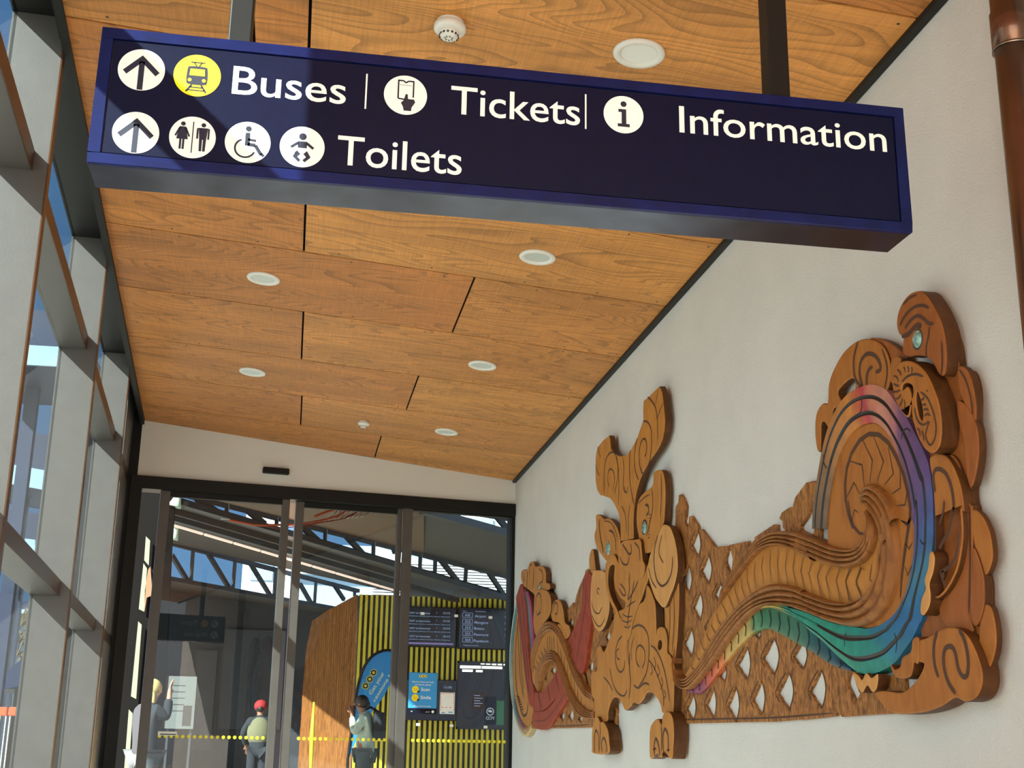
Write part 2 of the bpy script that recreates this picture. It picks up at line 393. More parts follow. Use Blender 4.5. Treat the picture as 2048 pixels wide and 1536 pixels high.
TR = [(3.165, .085), (1.745, .085), (.62, .085)]
for i in range(len(fins)):
    s0 = fins[i]+.06; s1 = fins[i+1] if i < len(fins)-1 else 4.10
    for zt, hh in TR:
        mb = MB(); gbox(mb, s0, s1, .066, FD, zt, zt+hh); t = mb.build('transom', M['fin'], mull)
        mb = MB(); gbox(mb, s0, s1, .06, .066, zt, zt+hh); mb.build('bronze_edge', M['fin_edge'], t)
    mb = MB(); gbox(mb, s0, s1, FD-.02, FD-.008, 0, ftop); mb.build('pane', M['glass'], mull)
mb = MB(); gbox(mb, -5.4, 4.10, -.045, FD, ftop, 4.05); mb.build('head_frame', M['black'], mull)
mb = MB(); gbox(mb, -5.4, 4.10, .0, FD, 0, .1); mb.build('sill', M['black'], mull)
mb = MB(); gbox(mb, -7.6, -5.40, -.0, FD, 0, 4.05); struct(mb.build('wall_left_unseen', M['wall']))
mb = MB(); gbox(mb, 3.30, 4.10, .06, FD, 0, ftop); mb.build('side_panel', M['fin'], mull)
# dark jamb in the corner
mb = MB()
for w0, w1, s0 in ((-.02, .24, 4.10), (-.05, -.02, 4.13)):
    gbox(mb, s0, 4.30, w0, w1, 0, 4.1)
struct(mb.build('trim_3', M['black']))
# ------------------------------------------------------------------ sun and sky
w = bpy.data.worlds.new('sky'); S.world = w; w.use_nodes = True; nt = w.node_tree
sd = Vector((1.09, 1.13, -1.04)).normalized()          # the way the sunlight travels
N = nt.nodes.new; L = nt.links.new
tc = N('ShaderNodeTexCoord'); sx = N('ShaderNodeSeparateXYZ'); L(tc.outputs['Generated'], sx.inputs[0])
cr = N('ShaderNodeValToRGB'); cr.color_ramp.elements[0].position = 0; cr.color_ramp.elements[0].color = lin((190, 212, 236))
cr.color_ramp.elements[1].position = .8; cr.color_ramp.elements[1].color = lin((104, 154, 222))
e = cr.color_ramp.elements.new(.12); e.color = lin((142, 194, 246))
L(sx.outputs['Z'], cr.inputs[0])
dp = N('ShaderNodeVectorMath'); dp.operation = 'DOT_PRODUCT'; L(tc.outputs['Generated'], dp.inputs[0]); dp.inputs[1].default_value = -sd
mr = N('ShaderNodeMapRange'); mr.interpolation_type = 'SMOOTHSTEP'; mr.inputs[1].default_value = 0.0; mr.inputs[2].default_value = 1; mr.inputs[3].default_value = 0; mr.inputs[4].default_value = 1
L(dp.outputs['Value'], mr.inputs[0])
mx = N('ShaderNodeMix'); mx.data_type = 'RGBA'; L(mr.outputs[0], mx.inputs[0]); L(cr.outputs[0], mx.inputs[6]); mx.inputs[7].default_value = (3.0, 2.9, 2.75, 1)
L(mx.outputs[2], nt.nodes['Background'].inputs[0]); nt.nodes['Background'].inputs[1].default_value = 1.3
sun = bpy.data.lights.new('sun', 'SUN'); sun.energy = 32.0; sun.angle = math.radians(.55); sun.color = (1, .94, .84)
so = bpy.data.objects.new('sun', sun); C.objects.link(so); so.rotation_euler = sd.to_track_quat('-Z', 'Y').to_euler()
# ================================================================== HANGING SIGN
YS = 3.12
sx0 = (atY(202, 60, YS).x+atY(176, 330, YS).x)/2; sx1 = (atY(1806, 210, YS).x+atY(1824, 460, YS).x)/2
sz0 = (atY(176, 330, YS).z+atY(1824, 460, YS).z)/2; sz1 = (atY(202, 60, YS).z+atY(1806, 210, YS).z)/2
SP = (.54, YS, sz1)
sign = thing('wayfinding_sign', 'long navy blue light-box sign hanging from the plywood ceiling, reading Buses, Tickets, Information and Toilets', 'sign', SP)
mb = MB(SP); fr = .030; dp_ = .011; bk = YS+.158
mb.box((sx0, YS+dp_, sz0+.001), (sx1, bk, sz1), 0)
o = mb.build('box', M['navy_under'], sign)
mb = MB(SP)
for a, b in (((sx0-.001, YS, sz0), (sx1+.001, YS+dp_+.006, sz0+fr)), ((sx0-.001, YS, sz1-fr), (sx1+.001, YS+dp_+.006, sz1+.001)),
             ((sx0-.001, YS, sz0+fr), (sx0+fr, YS+dp_+.006, sz1-fr)), ((sx1-fr, YS, sz0+fr), (sx1+.001, YS+dp_+.006, sz1-fr))): mb.box(a, b)
bevel(mb.build('frame', M['navy_frame'], sign), .0015, 1)
mb = MB(SP); i = fr+.004; mb.box((sx0+i, YS+.004, sz0+i), (sx1-i, YS+dp_, sz1-i)); mb.build('face_panel', M['navy'], sign)
def pz(u, v): return atY(u, v, YS+.004)
def crop(c, pts):
    ox, oy, s = c; return [(ox+x/s, oy+y/s) for x, y in pts]
K1 = (0, 0, 2.926); K2 = (600, 0, 2.926); K3 = (1200, 0, 2.415)
def disc(mb, c, r, d, n=48, rz=None, mi=0):
    c = Vector(c); vs = [c+Vector((r*math.cos(2*math.pi*k/n), -d, (rz or r)*math.sin(2*math.pi*k/n))) for k in range(n)]
    mb.add(vs, [list(range(n))], mi)
def plate(mb, c, r, t=.0012, n=48):
    mb.cyl(Vector(c)-Vector((0, t, 0)), r, (0, 1, 0), t+.0005, n, smooth=False)
def flat(mb, pts, d, mi=0):
    ps = [Vector(p)-Vector((0, d, 0)) for p in pts]
    mb.prism(ps, (0, .0006, 0), mi)
def gline(mb, pts, w, d):
    ps = [Vector(p)-Vector((0, d, 0)) for p in pts]
    for a, b in zip(ps[:-1], ps[1:]):
        t = (b-a).normalized(); nn = Vector((-t.z, 0, t.x))*w/2; e = t*w*.0
        mb.prism([a-e-nn, b+e-nn, b+e+nn, a-e+nn], (0, .0006, 0))
T1 = .0020
centres = {'arrow_a': (283, 140, 41), 'tram': (394.5, 151.5, 41.5), 'arrow_b': (271.5, 265.5, 41.5), 'people': (385, 275, 41.5), 'wheelchair': (495.5, 285, 41),
           'baby': (604.5, 294, 40.5), 'ticket': (811, 190.5, 39), 'info': (1247, 229.5, 37)}
ic = {}
for k_, (u, v, r) in centres.items():
    c = pz(u, v); rr = (pz(u, v-r)-pz(u, v+r)).length/2; ic[k_] = (c, rr)
names = {'arrow_a': 'white round arrow icon in the upper row', 'tram': 'yellow round tram icon', 'arrow_b': 'white round arrow icon in the lower row', 'people': 'round toilets icon with woman and man',
         'wheelchair': 'round wheelchair icon', 'baby': 'round baby change icon', 'ticket': 'round ticket in hand icon', 'info': 'round information icon'}
for k_, (c, r) in ic.items():
    mb = MB(SP); plate(mb, c, r); disc_o = mb.build('icon_disc', M['signyellow' if k_ == 'tram' else 'signwhite'], sign); disc_o['label'] = names[k_]
    g_ = MB(SP)
    def q(x, z): return c+Vector((x*r, 0, z*r))
    def P(pts): flat(g_, [q(*p) for p in pts], T1)
    def D(x, z, rad): g_.cyl(q(x, z)-Vector((0, T1, 0)), rad*r, (0, 1, 0), .0006, 24, smooth=False)
    def Ln(pts, wd): gline(g_, [q(*p) for p in pts], wd*r, T1)
    if k_.startswith('arrow'):
        P([(-.12, -.97), (.12, -.97), (.12, .4), (-.12, .4)]); 
        P([(0, .70), (.78, -.08), (.62, -.26), (0, .36), (-.62, -.26), (-.78, -.08)])
    elif k_ == 'tram':
        body = catmull([(-.42, .3), (-.3, .42), (.3, .42), (.42, .3), (.44, -.3), (.3, -.44), (-.3, -.44), (-.44, -.3)])
        g_.prism([q(*p)-Vector((0, T1, 0)) for p in body], (0, .0006, 0))
        g2 = MB(SP); g2.prism([q(*p)-Vector((0, T1+.0006, 0)) for p in [(-.3, .3), (.3, .3), (.33, -.02), (-.33, -.02)]], (0, .0005, 0))
        for sx_ in (-.3, .3): g2.cyl(q(sx_, -.24)-Vector((0, T1+.0006, 0)), .08*r, (0, 1, 0), .0005, 16, smooth=False)
        g2.build('tram_window', M['signyellow'], disc_o)
        Ln([(-.3, .62), (.3, .62)], .05); Ln([(-.16, .62), (-.06, .44)], .05); Ln([(.16, .62), (.06, .44)], .05)
        Ln([(-.2, -.46), (-.42, -.8)], .08); Ln([(.2, -.46), (.42, -.8)], .08); Ln([(-.28, -.58), (.28, -.58)], .05); Ln([(-.36, -.72), (.36, -.72)], .05)
    elif k_ == 'people':
        Ln([(0, .75), (0, -.75)], .045)
        for s_ in (-1, 1):
            x = .44*s_; D(x, .62, .1)
            if s_ < 0:
                P([(x-.13, .48), (x+.13, .48), (x+.25, -.12), (x-.25, -.12)]); Ln([(x-.12, .44), (x-.3, .02)], .08); Ln([(x+.12, .44), (x+.3, .02)], .08)
                P([(x-.11, -.12), (x-.02, -.12), (x-.02, -.6), (x-.11, -.6)]); P([(x+.02, -.12), (x+.11, -.12), (x+.11, -.6), (x+.02, -.6)])
            else:
                P([(x-.2, .48), (x+.2, .48), (x+.15, -.08), (x-.15, -.08)]); P([(x-.28, .44), (x-.2, .48), (x-.2, -.05), (x-.28, -.05)]); P([(x+.2, .48), (x+.28, .44), (x+.28, -.05), (x+.2, -.05)])
                P([(x-.15, -.08), (x-.02, -.08), (x-.02, -.64), (x-.13, -.64)]); P([(x+.02, -.08), (x+.15, -.08), (x+.13, -.64), (x+.02, -.64)])
    elif k_ == 'wheelchair':
        D(-.0, .66, .13); P([(-.12, .46), (.08, .46), (.1, -.16), (-.12, -.16)]); Ln([(.0, .14), (.36, .1)], .11); Ln([(0, -.1), (.34, -.12), (.62, -.56)], .16); Ln([(.6, -.5), (.74, -.62)], .13)
        arc = [( -.1+.44*math.cos(t), -.3+.44*math.sin(t)) for t in [math.radians(112+i*12) for i in range(20)]]
        Ln(arc, .08)
    elif k_ == 'baby':
        D(-.0, .5, .17); P([(-.22, .26), (.22, .26), (.2, -.06), (-.2, -.06)]); Ln([(-.2, .18), (-.5, -.06)], .12); Ln([(.2, .18), (.5, -.06)], .12)
        P([(-.22, -.2), (-.06, -.36), (-.2, -.5), (-.04, -.66), (-.14, -.76), (-.4, -.5)]); P([(.22, -.2), (.06, -.36), (.2, -.5), (.04, -.66), (.14, -.76), (.4, -.5)])
        P([(-.3, -.28), (-.2, -.2), (-.36, -.48)])
    elif k_ == 'ticket':
        Ln([(-.34, .74), (-.34, -.2)], .07); Ln([(.36, .72), (.36, -.1)], .07); Ln([(-.37, .72), (-.1, .72), (.0, .62), (.12, .72), (.39, .72)], .07); Ln([(-.34, -.2), (.0, -.24)], .07)
        for i_ in range(7): D(-.24+i_*.08, .5, .02)
        P([(-.0, .04), (.1, .04), (.12, -.2), (.4, -.2), (.46, -.34), (.3, -.62), (.28, -.8), (-.06, -.8), (-.1, -.6), (-.2, -.42), (-.06, -.26)])
    elif k_ == 'info':
        D(0, .56, .15); P([(-.26, .28), (.13, .28), (.13, -.5), (.3, -.5), (.3, -.66), (-.3, -.66), (-.3, -.5), (-.1, -.5), (-.1, .12), (-.26, .12)])
    g_.build('icon_symbol', M['glyph'], disc_o)
EX, EZ = Vector((1, 0, 0)), Vector((0, 0, 1))
for s_, u0, v0, u1, v1, ut, vt in (('Buses', 463, 188, 691, 207, 469, 130), ('Tickets', 901, 229, 1160, 248, 903, 171), ('Information', 1359, 267, 1774, 301, 1361, 212), ('Toilets', 673, 331, 923, 347, 675, 270)):
    a = pz(u0, v0); b = pz(u1, v1); t = pz(ut, vt); mb = MB(SP)
    zb = (a.z+b.z)/2
    text_on(mb, s_, (a.x, YS+.0035, zb), (1, 0, 0), (0, 0, 1), b.x-a.x, t.z-a.z, .006)
    mb.build('lettering', M['signwhite'], sign)
for u, v0, v1 in ((733, 148, 218), (1172, 189, 258)):
    mb = MB(SP); a = pz(u, v0); b = pz(u-1.5, v1); mb.box(((a.x+b.x)/2-.0022, YS+.0028, b.z), ((a.x+b.x)/2+.0022, YS+.0035, a.z))
    mb.build('divider_line', M['signwhite'], sign)
# the back of the sign carries its own writing, mirrored faintly in the door glass
bb = YS+.158
mb = MB(SP); mb.box((sx0+.03, bb, sz0+.03), (sx1-.03, bb+.003, sz1-.03)); mb.build('back_panel', M['navy'], sign)
hh = sz1-sz0
for i, s in enumerate(('Trains', 'Way out')):
    z_ = sz1-hh*(.3+.42*i); mb = MB(SP); mb.cyl((sx1-.16, bb+.002, z_), .055, (0, 1, 0), .003, 40, smooth=False); k_ = mb.build('back_arrow_disc', M['signwhite'], sign)
    mb = MB(SP); p = Vector((sx1-.16, bb+.006, z_)); e = .03
    for q, r_ in (((e, -e), (-e, e)), ((-e, e), (e*.4, e)), ((-e, e), (-e, -e*.4))): mb.bar(p+Vector((q[0], 0, q[1])), p+Vector((r_[0], 0, r_[1])), .012, .002, up=(0, 1, 0))
    mb.build('back_arrow', M['glyph'], k_)
    if i == 0: mb = MB(SP); mb.cyl((sx1-.32, bb+.002, z_), .055, (0, 1, 0), .003, 40, smooth=False); mb.build('back_yellow_disc', M['signyellow'], sign)
    mb = MB(SP); text_on(mb, s, (sx1-(.42 if i == 0 else .26), bb+.005, z_-.035), (-1, 0, 0), EZ, None, .075, .006); mb.build('back_lettering', M['signwhite'], sign)
for u in (480, 1552):
    a = atY(u, 90 if u < 900 else 188, YS+.08)
    mb = MB(SP); mb.box((a.x-.031, YS+.045, sz1-.001), (a.x+.031, YS+.115, zc(a.x)+.02)); bevel(mb.build('hanger_post', M['black'], sign), .004)
# ================================================================== CEILING FITTINGS
def rot_ceiling(o): o.rotation_euler = (0, math.atan(.0792), 0)
def downlight():
    t = thing('downlight', '', 'ceiling light')
    mb = MB(); mb.lathe((0, 0, 0), [(.098, .001), (.100, -.005), (.095, -.012), (.076, -.012), (.068, -.004), (.068, .0)], (0, 0, 1)); mb.build('trim_ring', M['plastic'], t)
    mb = MB(); mb.cyl((0, 0, -.004), .069, (0, 0, 1), .003, 36); mb.build('lens', M['lamp'], t)
    return t
d0 = downlight(); dls = [(1.169, 4.165, 'round white downlight above the hanging sign, nearest the camera'), (1.186, 6.306, 'round white downlight just below the sign, on the right-hand side of the ceiling'),
      (-.297, 7.278, 'round white downlight just below the sign, on the left-hand side of the ceiling'), (1.196, 8.393, 'white downlight in the middle row of the ceiling, nearer the white wall'),
      (-.413, 9.364, 'white downlight in the middle of the ceiling, nearer the windows'), (1.188, 10.407, 'smallest, farthest white downlight, right of the far smoke detector')]
def dup(o, label=None):
    c = o.copy(); C.objects.link(c)
    if label: c['label'] = label
    for ch in o.children:
        k2 = ch.copy(); C.objects.link(k2); k2.parent = c
        for gch in ch.children:
            k3 = gch.copy(); C.objects.link(k3); k3.parent = k2
    return c
for i, (x, y, lab) in enumerate(dls):
    o = d0 if i == 0 else dup(d0)
    o.location = (x, y, zc(x)-.001); rot_ceiling(o); o['label'] = lab; o['group'] = 'round downlights in the plywood ceiling'
for ch in d0.children:
    if ch.name.startswith('lens'): ch.data = ch.data.copy(); ch.data.materials[0] = M['lamp_on']
def detector():
    t = thing('smoke_detector', '', 'smoke detector')
    mb = MB(); mb.lathe((0, 0, 0), [(.052, .001), (.052, -.012), (.060, -.016), (.060, -.034), (.052, -.040), (.036, -.043)], (0, 0, 1)); mb.cyl((0, 0, -.043), .036, (0, 0, 1), .003); mb.build('base', M['plastic'], t)
    mb = MB(); mb.lathe((0, 0, 0), [(.036, -.043), (.038, -.050), (.030, -.066), (.022, -.068)], (0, 0, 1)); mb.cyl((0, 0, -.068), .022, (0, 0, 1), .004); h = mb.build('sensor_cap', M['plastic'], t)
    mb = MB()
    for i in range(14):
        a = 2*math.pi*i/14; d = Vector((math.cos(a), math.sin(a), 0)); mb.obox(Vector((0, 0, -.056))+d*.0352, d*.003, d.cross(EZ)*.007, Vector((0, 0, .013))-d*.004)
        if i % 2: mb.obox(Vector((0, 0, -.0685))+d*.014, d*.008, d.cross(EZ)*.004, (0, 0, .001))
    mb.build('vent_slot', M['grille'], h)
    return t
s0_ = detector(); s0_.location = (.447, 4.189, zc(.447)); rot_ceiling(s0_); s0_['label'] = 'white smoke detector on the plywood above the hanging sign'; s0_['group'] = 'ceiling smoke detectors'
s1_ = dup(s0_, 'small far smoke detector in the ceiling near the end wall'); s1_.location = (.49, 10.44, zc(.49)); s1_.scale = (.8, .8, .8)
# ================================================================== COPPER PIPE, SENSOR
pp = (XW-.085, 3.02)
pipe = thing('downpipe', 'copper brown downpipe running up the white wall at the right edge of the photo', 'pipe', (pp[0], pp[1], 0))
mb = MB((pp[0], pp[1], 0)); mb.cyl((pp[0], pp[1], .3), .052, EZ, zc(pp[0])-.30, 48); mb.build('pipe', M['copper'], pipe)
mb = MB((pp[0], pp[1], 0)); zz = atX(2015, 70, XW-.085).z; mb.cyl((pp[0], pp[1], zz-.06), .057, EZ, .12, 48); mb.build('coupling', M['copper'], pipe)
mb = MB((pp[0], pp[1], 0)); mb.cyl((pp[0], pp[1], zz-.064), .0585, EZ, .006, 48); mb.cyl((pp[0]+.04, pp[1], zz-.06), .008, EX, .05, 12); mb.build('clip', M['steel'], pipe)
a = bw(551, 943, 0)
sen = MB(); ps = (XW-a.x)/.988; bbox(sen, ps-.12, ps+.12, a.z-.028, a.z+.028, -.05, -.001)
o = bevel(sen.build('door_sensor', M['black']), .008); tag(o, 'small black motion sensor bar on the white band above the sliding doors', 'sensor')
# ================================================================== CARVED PANEL ON THE RIGHT WALL
CP = Vector((XW, 6.8, 1.1))
carve = thing('carved_wall_panel', 'large carved timber wall sculpture with pierced lattice, tiki-like figure, scroll forms and rainbow stained band on the white wall', 'wall carving', CP)
KA, KB, KC, KD, KE, KF = (1560, 560, 3.135), (1560, 1000, 3.072), (1350, 920, 2.845), (1150, 1050, 3.16), (1150, 740, 4.266), (1000, 1050, 3.16)
def wp(k, pts, d):
    ox, oy, s = k; out = []
    for p in pts:
        kk = k
        if len(p) == 3: kk = p[2]
        ox, oy, s = kk; q = atX(ox+p[0]/s, oy+p[1]/s, XW-d); out.append((q.y, q.z))
    return out
def ribbon(mb, pts, w, d, mi, taper=True):
    """carved line: a shallow dark groove following pts (wall y, z) on the face at depth d"""
    if len(pts) < 2: return
    P = [Vector((p[0], p[1])) for p in pts]; n = len(P); L_, R_ = [], []
    for i, p in enumerate(P):
        t = P[min(i+1, n-1)]-P[max(i-1, 0)]
        if t.length < 1e-7: t = Vector((1, 0))
        t.normalize(); nn = Vector((-t.y, t.x)); ww = w/2*(min(1, .35+min(i, n-1-i)*.5) if taper else 1)
        L_.append(p+nn*ww); R_.append(p-nn*ww)
    x = XW-d-.0012
    mb.add([(x, p.x, p.y) for p in L_]+[(x, p.x, p.y) for p in R_], [(i, i+1, n+i+1, n+i) for i in range(n-1)], mi)
DS = .62
def slab(name, k, outer, d0, d1, m='wood', holes=(), grooves=(), gw=.009, smooth=True, bev=.008, parent=carve, label=None, cut='cut', hs=True, gs=True):
    """one carved board: outline on its front face at d1 from the wall, back at d0, rounded arrises, engraved lines"""
    ds = DS*(1.22 if k in (KA, KB) else 1); d0 *= ds; d1 *= ds; bev *= .8
    cu = bpy.data.curves.new(name, 'CURVE'); cu.dimensions = '2D'; cu.fill_mode = 'BOTH'
    dm = (d0+d1)/2; cu.extrude = (d1-d0)/2-bev; cu.bevel_depth = bev; cu.bevel_resolution = 2; cu.offset = -bev
    for i, (poly, sm) in enumerate([(outer, smooth)]+[(h, hs) for h in holes]):
        q = wp(k, poly, d1)
        if sm: q = catmull(q, True, 4)
        sp = cu.splines.new('POLY'); sp.points.add(len(q)-1); sp.use_cyclic_u = True
        for j, c in enumerate(q): sp.points[j].co = (c[0], c[1], 0, 1)
    o = bpy.data.objects.new('tmp', cu); C.objects.link(o); dg = bpy.context.evaluated_depsgraph_get()
    me = bpy.data.meshes.new_from_object(o.evaluated_get(dg)); bpy.data.objects.remove(o); bpy.data.curves.remove(cu)
    vs = [(XW-dm+v.co.z, v.co.x, v.co.y) for v in me.vertices]
    mb = MB(CP); mb.add(vs, [tuple(p.vertices) for p in me.polygons], 0, False); bpy.data.meshes.remove(me)
    for gr in grooves:
        w_ = gw
        if isinstance(gr, tuple): gr, w_ = gr
        w_ *= 1.25
        q = wp(k, gr, d1); q = catmull(q, False, 4) if gs else q
        ribbon(mb, q, w_, d1, 1)
    if m == 'wood' and k in (KA, KB): m = 'woodR_shade'  # right-end boards take the wood darkened for the dimmer light there
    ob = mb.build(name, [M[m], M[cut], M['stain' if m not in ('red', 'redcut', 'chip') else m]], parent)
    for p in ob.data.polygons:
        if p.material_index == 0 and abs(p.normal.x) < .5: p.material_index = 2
    if label: ob['label'] = label
    return ob
def dome(name, k, c, ru, rv, tilt, d, m, parent, h=.02, label=None):
    """oval inlay bulging from a carved face"""
    d *= DS*(1.22 if k in (KA, KB) else 1); h *= .8
    a = wp(k, [c], d)[0]; e = wp(k, [(c[0]+ru, c[1])], d)[0]; f = wp(k, [(c[0], c[1]+rv)], d)[0]
    ry = abs(e[0]-a[0]); rz_ = abs(f[1]-a[1]); mb = MB(CP)
    mb.sphere((XW-d, a[0], a[1]), 1, (h, ry, rz_), 12); ob = mb.build(name, M[m], parent)
    if label: ob['label'] = label
    return ob
def resample(pts, n):
    P = [Vector(p) for p in pts]; ds = [0]
    for a, b in zip(P[:-1], P[1:]): ds.append(ds[-1]+(b-a).length)
    out = []; j = 0
    for i in range(n):
        t = ds[-1]*i/(n-1)
        while j < len(ds)-2 and ds[j+1] < t: j += 1
        s = (t-ds[j])/max(1e-9, ds[j+1]-ds[j]); out.append(P[j].lerp(P[j+1], s))
    return out
def band(name, k, e0, e1, prof, d, m, n=120, mcol=None, colf=None, parent=carve, marks=(), gw=.008, label=None, cut='cut', base=.004, taperends=0, lines=()):
    """a carved strip between two edge lines; prof(t) gives height over depth d for t in 0..1 across it"""
    ds = DS*(1.22 if k in (KA, KB) else 1.1); d *= ds; prof = [(t, h*.8) for t, h in prof]
    if DBG and name == 'rainbow_band':
        Q = catmull(wp(k, e0, d), False, 6); tot = sum((Vector(a)-Vector(b)).length for a, b in zip(Q[:-1], Q[1:])); acc = 0
        for i_ in range(len(Q)-1):
            if i_ % 6 == 0: kk = e0[i_//6]; kc = kk[2] if len(kk) == 3 else k; print('DBG', round(acc/tot, 3), round(kc[0]+kk[0]/kc[2]), round(kc[1]+kk[1]/kc[2]))
            acc += (Vector(Q[i_])-Vector(Q[i_+1])).length
    A = resample(catmull(wp(k, e0, d), False, 6), n); B = resample(catmull(wp(k, e1, d), False, 6), n)
    T = [p for p, h in prof]; mb = MB(CP); vs = []; w = len(T)+2
    for i in range(n):
        a, b = A[i], B[i]; en = min(1, min(i, n-1-i)/taperends) if taperends else 1
        vs.append((XW-base, a.x, a.y))
        for t, h in prof:
            p = a.lerp(b, t); vs.append((XW-d-h*en, p.x, p.y))
        vs.append((XW-base, b.x, b.y))
    fs = [(i*w+j, i*w+j+1, (i+1)*w+j+1, (i+1)*w+j) for i in range(n-1) for j in range(w-1)]
    fs += [tuple(range(w)), tuple((n-1)*w+j for j in range(w-1, -1, -1))]
    mb.add(vs, fs, 0, False)
    nf = len(fs)
    for q in range(len(mb.sm)): mb.sm[q] = True
    for mk in marks:            # mk = (position 0..1, chevron depth) or a list of (s,t)
        s, ch = mk; i = s*(n-1); i0 = int(i)
        pts = []
        for t in (.08, .3, .5, .7, .92):
            off = ch*(1-abs(t-.5)*2); j = max(0, min(n-1.001, i+off*(n-1))); j0 = int(j); fr_ = j-j0
            a = A[j0].lerp(A[j0+1], fr_); b = B[j0].lerp(B[j0+1], fr_); p = a.lerp(b, t); pts.append((p.x, p.y))
        hh = max(h for t, h in prof if .1 < t < .9); ribbon(mb, pts, gw, d+hh+.0005, 1, False)
    for q in lines: ribbon(mb, wp(k, q, d+.008), gw, d+.0082, 1, False)
    ob = mb.build(name, [M[m], M[cut]], parent, fix=False)
    me = ob.data
    if colf:
        ca = me.color_attributes.new('paint', 'FLOAT_COLOR', 'POINT')
        for vi in range(n*w):
            i, j = divmod(vi, w); t = T[min(max(j-1, 0), len(T)-1)]
            ca.data[vi].color = colf(i/(n-1), t)
        for vi in range(n*w, len(me.vertices)): ca.data[vi].color = (.01, .01, .012, 1)
    for p in me.polygons: p.use_smooth = True
    bm = bmesh.new(); bm.from_mesh(me); bmesh.ops.recalc_face_normals(bm, faces=bm.faces); bm.to_mesh(me); bm.free()
    sm = ob.modifiers.new('edges', 'EDGE_SPLIT'); sm.split_angle = math.radians(50)
    if label: ob['label'] = label
    return ob
def ridges(n, h, sub=6, lo=.25):
    out = []
    for i in range(n):
        for j in range(sub): 
            t = (i+j/sub)/n; out.append((t, h*(lo+(1-lo)*abs(math.sin(math.pi*j/sub))**.8)))
    out.append((1, h*lo)); return out
def grad(stops):
    st = [(s, lin(c)) for s, c in stops]
    def f(s):
        for (a, ca), (b, cb) in zip(st[:-1], st[1:]):
            if s <= b:
                t = max(0, min(1, (s-a)/(b-a))); t = t*t*(3-2*t)
                return tuple(x*(1-t)+y*t for x, y in zip(ca, cb))
        return st[-1][1]
    return f
DBG = 0
# ---- pierced lattice, right of the figure
def leaf(cx, yt, yb, xl, xr):
    h = yb-yt; yt -= h*.05; yb += h*.03; h = yb-yt; xl -= 7; xr += 5; wl = cx-xl; wr = xr-cx
    return [(cx, yt), (cx+wr*.62, yt+h*.2), (cx+wr, yt+h*.45), (cx+wr*.95, yt+h*.62), (cx+wr*.55, yt+h*.84), (cx+wr*.05, yb),
            (cx-wl*.25, yb-h*.12), (cx-wl*.55, yt+h*.78), (cx-wl*.75, yt+h*.66), (cx-wl, yt+h*.56), (cx-wl*.72, yt+h*.42), (cx-wl*.4, yt+h*.22)]
LH = [(555, 1020, 1215, 500, 582), (720, 1035, 1185, 672, 742), (405, 1070, 1245, 355, 420), (640, 1215, 1415, 585, 664), (485, 1262, 1447, 442, 502), (825, 1200, 1410, 768, 848),
      (340, 1298, 1483, 300, 357), (215, 1300, 1470, 178, 225), (98, 1335, 1480, 66, 110), (275, 1165, 1258, 243, 284), (467, 968, 1012, 452, 480), (183, 545, 700, 150, 200),
      (125, 405, 550, 96, 137), (72, 605, 752, 42, 87), (136, 755, 908, 104, 149), (250, 705, 815, 224, 268), (200, 915, 992, 181, 209), (86, 962, 1115, 53, 100), (30, 800, 945, 5, 40),
      (22, 420, 560, 5, 34), (170, 1235, 1290, 160, 182), (20, 1090, 1200, 8, 34)]
latt = [(0, 1500), (0, 300), (4, 262), (18, 240), (20, 200), (30, 195), (45, 215), (62, 262), (58, 320), (50, 350), (62, 375), (72, 395), (80, 320), (92, 318), (130, 378), (128, 392), (150, 395), (228, 495),
        (292, 488), (298, 510), (284, 560), (284, 585), (306, 640), (312, 662), (322, 620), (328, 565), (316, 515), (305, 484), (414, 461), (415, 495), (452, 450), (452, 438), (560, 366), (578, 368), (580, 400), (580, 460),
        (640, 470), (625, 400), (612, 385), (610, 350), (592, 332), (606, 298), (650, 268), (668, 270), (682, 212), (745, 128), (785, 118), (810, 140), (830, 300), (820, 500), (900, 900), (1010, 1180), (1120, 1225), (1300, 1225), (1320, 1440),
        (1146, 1448), (946, 1462), (922, 1430), (912, 1458), (720, 1480), (700, 1478), (560, 1490), (380, 1492), (215, 1496), (20, 1500)]
rightbits = [[(770, 272), (784, 300), (788, 415), (730, 405), (712, 380), (745, 330), (758, 300)],
             [(975, 1275), (985, 1225), (1005, 1200), (1020, 1250), (1045, 1320), (1050, 1330), (1035, 1360), (1018, 1385), (1005, 1340)]]
random.seed(3)
lg = []
for h in LH:
    cx, yt, yb, xl, xr = h; wr = xr-cx; hh = yb-yt
    lg.append([(cx+6, yt-10), (cx+wr*.8+9, yt+hh*.2), (cx+wr+11, yt+hh*.5), (cx+wr*.6+10, yt+hh*.85), (cx+8, yb+10)])
    lg.append([(cx-8, yt-6), (cx-(cx-xl)*.6-9, yt+hh*.25), (xl-11, yt+hh*.56), (cx-(cx-xl)*.6-9, yt+hh*.82)])
lg.append([(20, 1478), (300, 1472), (560, 1466), (900, 1440)])
slab('lattice', KC, latt, .0, .028, 'chip', [leaf(*h) for h in LH]+rightbits, lg, gw=.006, smooth=False, bev=.004)
